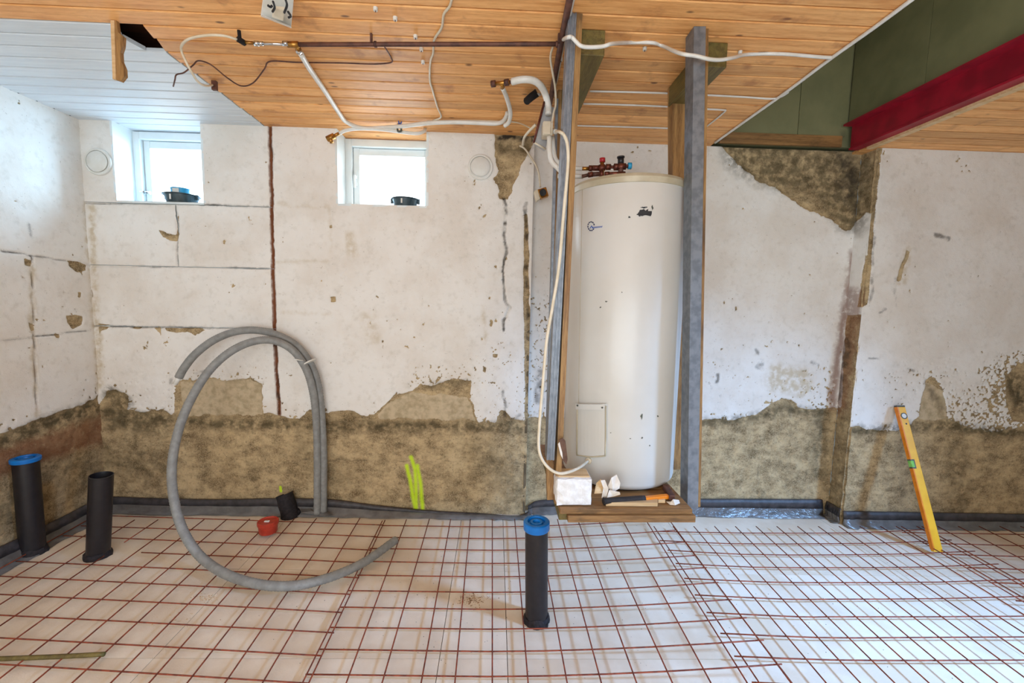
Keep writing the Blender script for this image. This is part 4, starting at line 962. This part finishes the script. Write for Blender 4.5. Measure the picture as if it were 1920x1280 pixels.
# ------------------------------------------------------------------ round vents and sill tubs
for (x, y), r, lab in (((186, 304), .085, 'round white wall vent in the corner beside the window'), ((901, 314), .083, 'round white wall vent beside the broken plaster')):
    P = onY(x, y, Y1); t = thing('wall_vent', tuple(P), lab, 'vent', 'round wall vents')
    lathe('ring', [(r, -.004), (r, .012), (r - .004, .016), (r - .014, .016), (r - .016, .008)], P, (0, -1, 0), 'white_pl', t, sides=40)
    lathe('disc', [(r - .022, 0), (r - .02, .018), (r - .028, .024), (.001, .026)], P, (0, -1, 0), 'white_pl', t, sides=40)
def tub(cx, cy, w, hgt, wx, mt, lab, grp, Y=Y1 + .07):
    P = onY(cx, cy, Y); z0 = wx[2] + .002; r = w / 2 * Y / F * .95
    t = thing('plastic_tub', (P[0], Y, z0), lab, 'tub', grp)
    h_ = hgt * Y / F
    lathe('bowl', [(r * .8, 0), (r * .82, .003), (r * .95, h_ * .85), (r * .97, h_), (r * .93, h_), (r * .78, .006)], (P[0], Y, z0), (0, 0, 1), mt, t)
    lathe('rim', [(r * .97, h_ - .006), (r * 1.06, h_ - .005), (r * 1.06, h_), (r * .95, h_ + .001)], (P[0], Y, z0), (0, 0, 1), mt, t)
    for s in (-1, 1): box('lug', P[0] + s * r * 1.0 - .008, P[0] + s * r * 1.0 + .008, Y - .008, Y + .008, z0 + h_ - .03, z0 + h_ + .004, mt, t, bevel=.002)
    box('tag', P[0] - .012, P[0] - .002, Y - r * .96, Y - r * .93, z0 + .012, z0 + h_ * .8, 'white_pl', t)
    return P[0], z0, h_, r
a_ = tub(341, 372, 56, 15, W1, 'tub_dark', 'dark plastic tub holding a blue tub on the window sill', 'tubs on the window sills')
t = thing('blue_tub', (a_[0], Y1 + .07, a_[1] + .01), 'bright blue tub standing inside the dark tub on the sill', 'tub')
lathe('bowl', [(a_[3] * .5, 0), (a_[3] * .54, .08), (a_[3] * .56, .092), (a_[3] * .5, .092), (a_[3] * .46, .01)], (a_[0] - .005, Y1 + .07, a_[1] + .008), (0, 0, 1), 'cyan', t)
box('paper_label', a_[0] - .018, a_[0] + .022, Y1 + .07 - a_[3] * .585, Y1 + .07 - a_[3] * .545, a_[1] + .066, a_[1] + .092, 'white_pl', t)
tub(760, 378, 50, 14, W2, 'tub_dark', 'dark plastic tub alone on the window sill below the pipes', 'tubs on the window sills')

# ------------------------------------------------------------------ pipes and wires under the ceiling
def cable(name, pts, r, mt, lab, cat, grp=None, n=6, sides=7):
    o = tube(name, pts, r, mt, None, sides=sides, n=n); return tag(o, lab, cat, grp)
ZPIPE = zt - .035
ip = thing('iron_pipe', tuple(onZ(800, 82, ZPIPE)), 'long rusty iron water pipe running across the pine ceiling', 'pipe')
tube('pipe', [onZ(556, 83.5, ZPIPE), onZ(800, 83, ZPIPE), onZ(1046, 82.5, ZPIPE)], .0092, 'iron', ip, n=4)
tube('tee', [onZ(539, 83.5, ZPIPE), onZ(560, 83.5, ZPIPE)], .0125, 'brass', ip, sm=False); tube('branch', [onZ(556, 85, ZPIPE), onZ(560, 92, ZPIPE - .01), onZ(563, 99, ZPIPE - .012)], .0105, 'brass', ip, sm=False); tube('branch_nut', [onZ(559, 93, ZPIPE - .01), onZ(561.5, 97, ZPIPE - .012)], .0145, 'chrome', ip, sides=6, sm=False)
for x in (704, 1044):
    tube('clamp', [onZ(x - 2, 83, ZPIPE), onZ(x + 2, 83, ZPIPE)], .0125, 'iron', ip, sm=False); box('clamp_stem', onZ(x, 80, zt)[0] - .004, onZ(x, 80, zt)[0] + .004, onZ(x, 80, ZPIPE)[1] - .006, onZ(x, 80, ZPIPE)[1] + .006, ZPIPE, zt, 'iron', ip)
cn = thing('tap_connector', tuple(onZ(500, 82, ZPIPE)), 'chrome connector and dark stop tap at the end of the iron pipe', 'tap')
tube('chrome_tube', [onZ(482, 81, ZPIPE), onZ(540, 83.3, ZPIPE)], .0065, 'chrome', cn, sm=False)
for x0_, x1_, r in ((477, 485, .0105), (485, 493, .009), (531, 540, .0105)): tube('nut', [onZ(x0_, 81.3, ZPIPE), onZ(x1_, 81.5, ZPIPE)], r, 'chrome', cn, sides=6, sm=False)
tube('tap_stem', [onZ(456, 79, ZPIPE), onZ(477, 81, ZPIPE)], .007, 'brass', cn, sm=False); tube('tap_body', [onZ(446, 73, ZPIPE), onZ(459, 81, ZPIPE)], .012, 'dark_rub', cn, sm=False); tube('tap_handle', [onZ(450, 76, ZPIPE), onZ(448, 57, zt - .01)], .007, 'dark_rub', cn, sm=False)
cable('old_cable', [onZ(445, 74, ZPIPE), onZ(420, 67, ZPIPE), onZ(390, 66, ZPIPE), onZ(360, 71, ZPIPE), onZ(344, 80, ZPIPE), onZ(340, 94, ZPIPE), onZ(350, 118, ZPIPE - .05), onZ(362, 140, ZPIPE - .08), onZ(372, 154, ZPIPE - .09), onZ(386, 161, ZPIPE - .07), onZ(400, 159, zt - .01)], .0052, 'cream', 'old cream cable curling down from the tap to the white ceiling edge', 'cable')
tag(box('ceiling_hook', onZ(402, 152, zt)[0] - .012, onZ(402, 152, zt)[0] + .012, onZ(402, 152, zt)[1] - .008, onZ(402, 152, zt)[1] + .008, zt - .045, zt, 'iron'), 'small dark bracket holding the cream cable end', 'bracket')
cable('copper_wire', [onZ(325, 162, zt - .07), onZ(328, 150, zt - .07), onZ(331, 140, zt - .06), onZ(345, 136, zt - .05), onZ(362, 122, zt - .02), onZ(372, 114, zt - .006), onZ(395, 121, zt - .03), onZ(425, 145, zt - .06), onZ(452, 161, zt - .07), onZ(475, 155, zt - .06), onZ(496, 129, zt - .02), onZ(507, 115, zt - .006), onZ(560, 117, zt - .006), onZ(640, 118, zt - .006), onZ(700, 120, zt - .006), onZ(733, 117, zt - .006), onZ(733, 108, zt - .006), onZ(724, 92, zt - .02), onZ(717, 82, zt - .02)], .0032, 'iron', 'thin brown wire looping below the iron pipe', 'wire')
wp = [onZ(563, 99, ZPIPE - .012), onZ(580, 128, zt - .02), onZ(610, 172, zt - .018), onZ(636, 212, zt - .016), onZ(650, 229, zt - .02)] + [onY(680, 240, 2.86), onY(720, 239, 2.86), onY(760, 236, 2.82)] + zp(((800, 231), (850, 229), (900, 230.5), (928, 231.5), (942, 228), (950, 217), (951, 212)), zt - .022)
cable('water_pipe', wp, .0125, 'white_pl', 'long white pipe slanting from the iron pipe to the wall', 'pipe', sides=10)
w2 = thing('water_pipe', tuple(onY(625, 258, 2.86)), 'short white pipe with brass end fitting above the window', 'pipe')
tube('pipe', [onY(x, y, Y) for x, y, Y in ((636, 250, 2.86), (650, 244, 2.86), (675, 241, 2.86), (710, 242, 2.86), (750, 247, 2.86), (780, 250, 2.87), (795, 246, 2.9), (797, 238, 2.94))], .0105, 'white_pl', w2, sides=10)
tube('brass_sleeve', [onY(637, 249.5, 2.86), onY(624, 256, 2.86)], .0105, 'brass', w2, sm=False); tube('brass_nut', [onY(627, 254.5, 2.86), onY(613, 261, 2.86)], .018, 'brass', w2, sides=6, sm=False); tube('brass_elbow', [onY(619, 258, 2.86), onY(622, 268, 2.86)], .012, 'brass', w2, sm=False)
ct = thing('cable_tie', tuple(onY(748, 240, 2.87)), 'blue cable tie around the white pipes above the window', 'cable tie')
tube('strap', [onY(x, y, Y) for x, y, Y in ((746, 234, 2.86), (751, 234, 2.85), (752, 245, 2.835), (746, 246, 2.835), (745, 236, 2.85))], .006, 'level_end', ct, sides=6); tube('tail', [onY(749, 236, 2.84), onY(747, 226, 2.82)], .004, 'logo_blue', ct, sides=6, sm=False); tube('tail', [onY(750, 236, 2.84), onY(753, 228, 2.82)], .004, 'logo_blue', ct, sides=6, sm=False)
t = tag(box('pipe_bracket', *sorted((onY(798, 238, Y1)[0], onY(890, 238, Y1)[0])), Y1 - .03, Y1 - .002, onY(820, 243, Y1)[2], onY(820, 234, Y1)[2], 'white_pl', bevel=.004), 'white painted batten at the wall top beside the window', 'batten')
cu = thing('brass_tee', tuple(onZ(938, 158, zt - .04)), 'brass tee fitting with dark nuts hanging below the ceiling', 'pipe fitting')
zc_ = zt - .045
tube('tee_body', [onZ(925, 157, zc_), onZ(956, 154, zc_)], .009, 'brass', cu, sm=False)
for a_, c_ in (((921, 157.5), (929, 156.7)), ((946, 155), (954, 154))): tube('nut', [onZ(*a_, zc_), onZ(*c_, zc_)], .0155, 'iron', cu, sides=6, sm=False)
tube('branch', [onZ(940, 156, zc_), onZ(942, 164, zc_ - .005)], .012, 'brass', cu, sm=False); tube('copper_stub', [onZ(955, 154, zc_), onZ(963, 153, zc_)], .008, 'copper', cu, sm=False)
cable('water_pipe', [onZ(942, 164, zc_ - .005), onZ(949, 180, zc_), onZ(955, 200, zc_), onZ(957, 215, zc_ - .01), onZ(954, 229, zc_ - .02), onZ(946, 236, zc_ - .03)], .012, 'white_pl', 'bent white pipe hanging from the brass tee', 'pipe', sides=10)
cable('water_pipe', [onZ(960, 153, zc_), onZ(980, 149, zc_), onZ(1000, 151, zc_), onZ(1014, 161, zc_ - .01), onZ(1023, 178, zc_ - .03), onZ(1028, 200, zc_ - .08), onZ(1028, 214, zc_ - .12)], .0165, 'white_pl', 'thick white pipe curving from the brass tee into the grey casing', 'pipe', sides=12)
cable('ceiling_cable', zp([(848, -6), (843, 12), (832, 27), (828, 52), (814, 75), (812, 100), (807, 115), (806, 150), (811, 168), (820, 200), (827, 219), (812, 226)], zt - .007), .0052, 'cream', 'thin white cable wandering over the ceiling above the window', 'cable', n=5)
pl_ = [onZ(1070, -10, zt - .02), onZ(1052, 80, zt - .02), onZ(1029, 205, zt - .02)]
cable('conduit', pl_, .0135, 'iron', 'dark iron conduit crossing the ceiling beside the steel post', 'conduit', n=3, sides=10)
cable('ceiling_cable', zp([(1077, -10), (1066, 40), (1054, 95), (1046, 140), (1040, 165)], zt - .008), .006, 'white_pl', 'white cable running along the dark iron conduit', 'cable')
cable('ceiling_cable', [onZ(1056, 74, zt - .03)] + [onY(x, y, Y) for x, y, Y in ((1064, 70, 1.69), (1072, 70, 1.68), (1080, 78, 1.68), (1089, 86, 1.68), (1104, 88.5, 1.69), (1130, 87, 1.70), (1148, 82, 1.72))] + [onZ(x, y, zt - .008) for x, y in ((1180, 80), (1222, 80), (1242, 86))] + [onY(x, y, Y) for x, y, Y in ((1275, 100, 1.76), (1305, 105, 1.74), (1330, 111, 1.74), (1352, 112, 1.76), (1375, 108, 1.8))] + [onZ(x, y, zt - .008) for x, y in ((1402, 102), (1465, 101), (1540, 107), (1562, 108))], .0072, 'white_pl', 'white cable snaking past both timber rails across the ceiling', 'cable')
cable('edge_cable', zp([(1722, -10), (1640, 51), (1560, 108), (1480, 168), (1400, 225), (1341, 267)], zt - .008), .0078, 'white_pl', 'white cable following the edge of the stair opening', 'cable', n=4)
cable('ceiling_cable', zp([(1106, 171), (1180, 172.5), (1246, 174.5), (1325, 178), (1400, 182), (1446, 185), (1465, 181), (1478, 173)], zt - .006), .0048, 'white_pl', 'straight white ceiling cable bending up to the stair edge', 'cable', n=4)
cable('ceiling_cable', zp([(1094, 194.5), (1170, 196.5), (1246, 199.5), (1320, 204), (1354, 206), (1358, 210), (1324, 238)], zt - .006), .0048, 'white_pl', 'white ceiling cable turning back sharply between post and stair edge', 'cable', n=4)
cable('ceiling_cable', zp([(1082, 235.5), (1160, 237.5), (1246, 240), (1290, 242)], zt - .006), .0045, 'white_pl', 'straight white ceiling cable nearest the back wall', 'cable', n=4)
CLIPS = ['white nail clip just right of the nearer timber rail', 'white nail clip beside the top of the right steel post', 'white nail clip just right of the timber rail near the stair', 'white nail clip nearest the lamp base on the bare boards', 'second white nail clip from the lamp base towards the cable', 'white nail clip just above the iron pipe beside the wandering cable',
  'white nail clip just below the iron pipe beside the wandering cable', 'lowest white nail clip left of the wandering cable', 'upper white nail clip holding the cable along the conduit', 'lower white nail clip holding the cable along the conduit']
for i, (x, y) in enumerate(((1209, 89), (1295, 92), (1388, 96), (704, 14), (741, 32), (779, 66), (790, 90), (793, 114), (1065, 50), (1052, 109))):
    P = onZ(x, y, zt); t = thing('cable_clip', (P[0], P[1], zt - .012), CLIPS[i], 'cable clip', 'white cable clips on the ceiling')
    lathe('clip', [(.008, -.012), (.009, 0), (.001, .0)], (P[0], P[1], zt), (0, 0, 1), 'white_pl', t, sides=10); lathe('nail', [(.002, -.017), (.002, -.012)], (P[0], P[1], zt), (0, 0, 1), 'iron', t, sides=6)

# casing, junction box and their cables
YJ = 2.25
cs = thing('pipe_casing', tuple(onY(1020, 272, YJ)), 'tilted grey pipe casing with copper coloured edges', 'casing')
a4 = [onY(1022, 192, YJ), onY(1039, 202, YJ + .03), onY(1023, 280, YJ + .03), onY(1002, 268, YJ)]
prism('face', a4, (0, .03, 0), 'casing', cs)
tube('edge', [a4[0] + [-.004, -.006, 0], a4[3] + [-.004, -.006, 0]], .006, 'copper', cs, sides=6, sm=False); tube('edge', [a4[3] + [0, -.004, 0], a4[2] + [0, -.004, 0]], .005, 'cream', cs, sides=6, sm=False)
jb = thing('junction_box', tuple(onY(1028, 254, YJ - .05)), 'square cream junction box on the tilted casing', 'junction box')
j0, j1 = onY(1017, 254, YJ - .05), onY(1037, 229, YJ - .05)
box('box_body', j0[0], j1[0], YJ - .06, YJ + .01, j0[2], j1[2], 'cream', jb, bevel=.006); box('lid', j0[0] + .002, j1[0] - .012, YJ - .068, YJ - .06, j0[2] + .002, j1[2] - .002, 'cream', jb, bevel=.003)
tube('gland', [onY(1037, 246, YJ - .03), onY(1043, 247, YJ - .05)], .012, 'white_pl', jb, sm=False)
cable('heater_cable', [onY(x, y, Y) for x, y, Y in ((1042, 247, YJ - .06), (1046, 246.5, 1.9), (1050, 247.5, 1.66), (1058, 254, 1.64), (1064, 272, 1.64), (1065, 310, 1.64), (1057, 400, 1.65), (1048, 500, 1.66), (1036, 575, 1.67), (1025, 640, 1.68), (1018, 720, 1.68), (1012, 790, 1.68), (1010, 835, 1.68), (1016, 860, 1.67), (1030, 878, 1.66), (1048, 887, 1.66), (1068, 884, 1.68), (1088, 875, 1.74))] + [on_surf(1104, 863, .006)], .0062, 'cream', 'long cream cable hanging from the junction box to the heater foot', 'cable', sides=8)
cable('water_pipe', [onY(x, y, YJ - .06) for x, y in ((1030, 256), (1031, 285), (1035, 303), (1046, 315), (1056, 326))], .0125, 'white_pl', 'thicker white pipe curving below the junction box', 'pipe', sides=10)
cable('water_pipe', [onY(x, y, YJ + .05) for x, y in ((1036, 256), (1040, 290), (1046, 303), (1060, 314))], .010, 'white_pl', 'thinner white pipe curving below the junction box', 'pipe', sides=10)
cable('ceiling_cable', [onZ(1036, 88, zt - .02), onZ(1032, 108, zt - .03), onZ(1036, 135, zt - .05), onZ(1041, 165, zt - .08)] + [onY(x, y, YJ - .03) for x, y in ((1042, 195), (1038, 212), (1035, 230))], .005, 'cream', 'thin cream cable dropping from the conduit to the junction box', 'cable')
cable('ceiling_cable', zp(((800, 227), (870, 226), (940, 227.5), (965, 229)), zt - .008) + [onY(980, 233, 2.7), onY(996, 241, 2.4)], .004, 'cream', 'thin cable running along the wall top to the casing', 'cable')
cable('loose_cable', [onY(x, y, Y) for x, y, Y in ((1004, 234, YJ), (992, 246, 2.3), (983, 258, 2.4), (980, 272, 2.5))], .007, 'cream', 'short cream cable bending from the casing into the broken plaster', 'cable')
cable('loose_cable', [onY(x, y, 2.9) for x, y in ((974, 273), (984, 279), (996, 296), (1006, 312), (1011, 330), (1013, 351))], .006, 'cream', 'cream cable hanging from the broken plaster to the loose socket', 'cable')
so = thing('loose_socket', tuple(onY(1014, 372, 2.88)), 'loose wall socket dangling from its cable', 'socket')
prism('faceplate', [onY(1001, 359, 2.88), onY(1008, 354, 2.88), onY(1013, 372, 2.88), onY(1006, 377, 2.88)], (0, .05, 0), 'cream', so, bevel=.003)
prism('inner_frame', [onY(1008, 355, 2.875), onY(1024, 350, 2.885), onY(1029, 367, 2.885), onY(1014, 372, 2.875)], (0, .05, 0), 'brass', so, bevel=.003)
lathe('insert', [(.022, 0), (.022, .01), (.015, .012), (.001, .008)], onY(1018, 361, 2.87), (0, -1, 0), 'scorch', so, sides=14)
sv = thing('hole_stand_in', tuple(onZ(998, 182, zt)), 'black tube standing in for a dark hole in the ceiling', 'sleeve')  # dark tube added where the ceiling only has a dark hole
tube('sleeve', [onZ(988, 189, zt - .03), onZ(996, 182, zt - .035), onZ(1007, 174, zt - .02)], .02, 'dark_rub', sv, sides=10); tube('stub', [onZ(1003, 177, zt - .03), onZ(1013, 177, zt - .02)], .007, 'white_pl', sv, sm=False)

# lamp base hanging from the ceiling
lp = thing('lamp_base', tuple(onZ(520, 25, zt - .04)), 'white lamp base plate hanging crooked from the ceiling', 'lamp base')
q4 = [onZ(495, -14, zt - .02), onZ(552, -12, zt - .03), onZ(546, 53, zt - .055), onZ(489, 31, zt - .04)]
prism('plate', q4, (0, 0, .012), 'white_pl', lp, bevel=.003)
prism('rim', [onZ(489, 31, zt - .04), onZ(546, 53, zt - .055), onZ(545, 50, zt - .075), onZ(491, 29, zt - .06)], (0, .004, .004), 'white_pl', lp)
prism('terminal_box', [onZ(513, 10, zt - .05), onZ(534, 12, zt - .055), onZ(531, 34, zt - .062), onZ(510, 27, zt - .055)], (0, 0, -.012), 'cream', lp, bevel=.003)
for a_ in (((512, 3), (515, 14), (511, 22)), ((535, -2), (538, 10), (533, 24)), ((502, 10), (507, 13), (510, 11)), ((540, 22), (545, 30), (541, 33))): tube('wire', [onZ(x, y, zt - .075) for x, y in a_], .004, 'scorch', lp, sides=6)
# torn trim strip hanging down
TY = onZ(212, 38, zt)[1]
st = thing('hanging_trim', tuple(onY(220, 150, TY)), 'torn strip of wood hanging from the ceiling hole', 'wood strip')
prism('strip', [onY(x, y, TY) for x, y in ((208, 38), (218, 38), (221, 60), (231, 68), (230, 86), (226, 98), (227, 114), (233, 128), (234, 142), (226, 152), (211, 147))], (0, .015, 0), 'old_wood_z', st)
prism('edge', [onY(x, y, TY - .004) for x, y in ((207, 38), (214, 38), (217, 148), (211, 148))], (0, .012, 0), 'fresh_wood', st)
# added unseen strips that keep light out of the void above the boards
tag(boxes('roof_leak_block', [(XL - .3, XR + .2, Y1 + BT, Y1 + BT + .05, zt, zt + .2), (XL - .3, XL, YB, Y1 + BT, zt, zt + .2), (XL - .3, XR + .2, YB - .2, YB, zt, zt + .2), (XR, XR + .2, YB, Y1 + BT, zt, zt + .2)], 'dark_rub'), 'unseen dark strips added to stop light leaking in above the ceiling boards', kind='structure')

# odds and ends on the floor
sk = tube('wooden_stick', [onF(-40, 1236, .03), onF(100, 1231, .03), onF(196, 1226, .03)], .009, 'old_wood_y', None, sides=6); tag(sk, 'thin dark stick lying on the mesh at the left edge', 'stick')
pf2 = thing('plastic_film', tuple(onF(600, 962)), 'crumpled clear plastic film beside the short black pipe stub', 'plastic film')
L_ = [(562, 950), (575, 946), (590, 952), (606, 957), (626, 966), (612, 968), (594, 965), (578, 963), (566, 961)]
crumple('film', ([onF(x, y, .01 + random.uniform(0, .035)) for x, y in L_] + [onF(585, 958, .05), onF(604, 962, .03)], [(0, 1, 9), (1, 2, 9), (2, 3, 10), (9, 2, 10), (3, 4, 10), (4, 5, 10), (5, 6, 10), (6, 9, 10), (6, 7, 9), (7, 8, 9), (8, 0, 9)]), 'foil', pf2)
def crumbs(name, spots, mt, lab, size=(.002, .005)):
    V, Fc = [], []
    for cx, cy, rx, ry, n in spots:
        for _ in range(n):
            P = onF(random.gauss(cx, rx), max(985, random.gauss(cy, ry)), 0); r = random.uniform(*size); k0 = len(V); a0 = random.uniform(0, 6.28)
            for q in range(3): V.append((P[0] + r * math.cos(a0 + 2.09 * q), P[1] + r * math.sin(a0 + 2.09 * q), P[2] - .0005))
            V.append((P[0], P[1], P[2] + r * .7)); Fc += [(k0, k0 + 1, k0 + 3), (k0 + 1, k0 + 2, k0 + 3), (k0 + 2, k0, k0 + 3), (k0, k0 + 2, k0 + 1)]
    o = mesh(name, V, Fc, mt); tag(o, lab, 'dirt', kind='stuff')
crumbs('dirt', [(880, 1126, 14, 6, 120), (893, 1122, 12, 5, 60)], 'old_wood_x', 'brown dirt smeared on the insulation in front of the heater')
crumbs('dirt', [(385, 1120, 12, 4, 70), (640, 1090, 60, 14, 25), (350, 1165, 25, 8, 40)], 'fresh_wood', 'sandy dirt on the insulation under the hose loop')
crumbs('dirt', [(720, 1110, 130, 70, 110), (1000, 1100, 140, 80, 60), (1350, 1110, 160, 80, 60), (1560, 1140, 140, 70, 40)], 'black', 'tiny dark crumbs scattered over the insulation boards', (.0015, .0035))
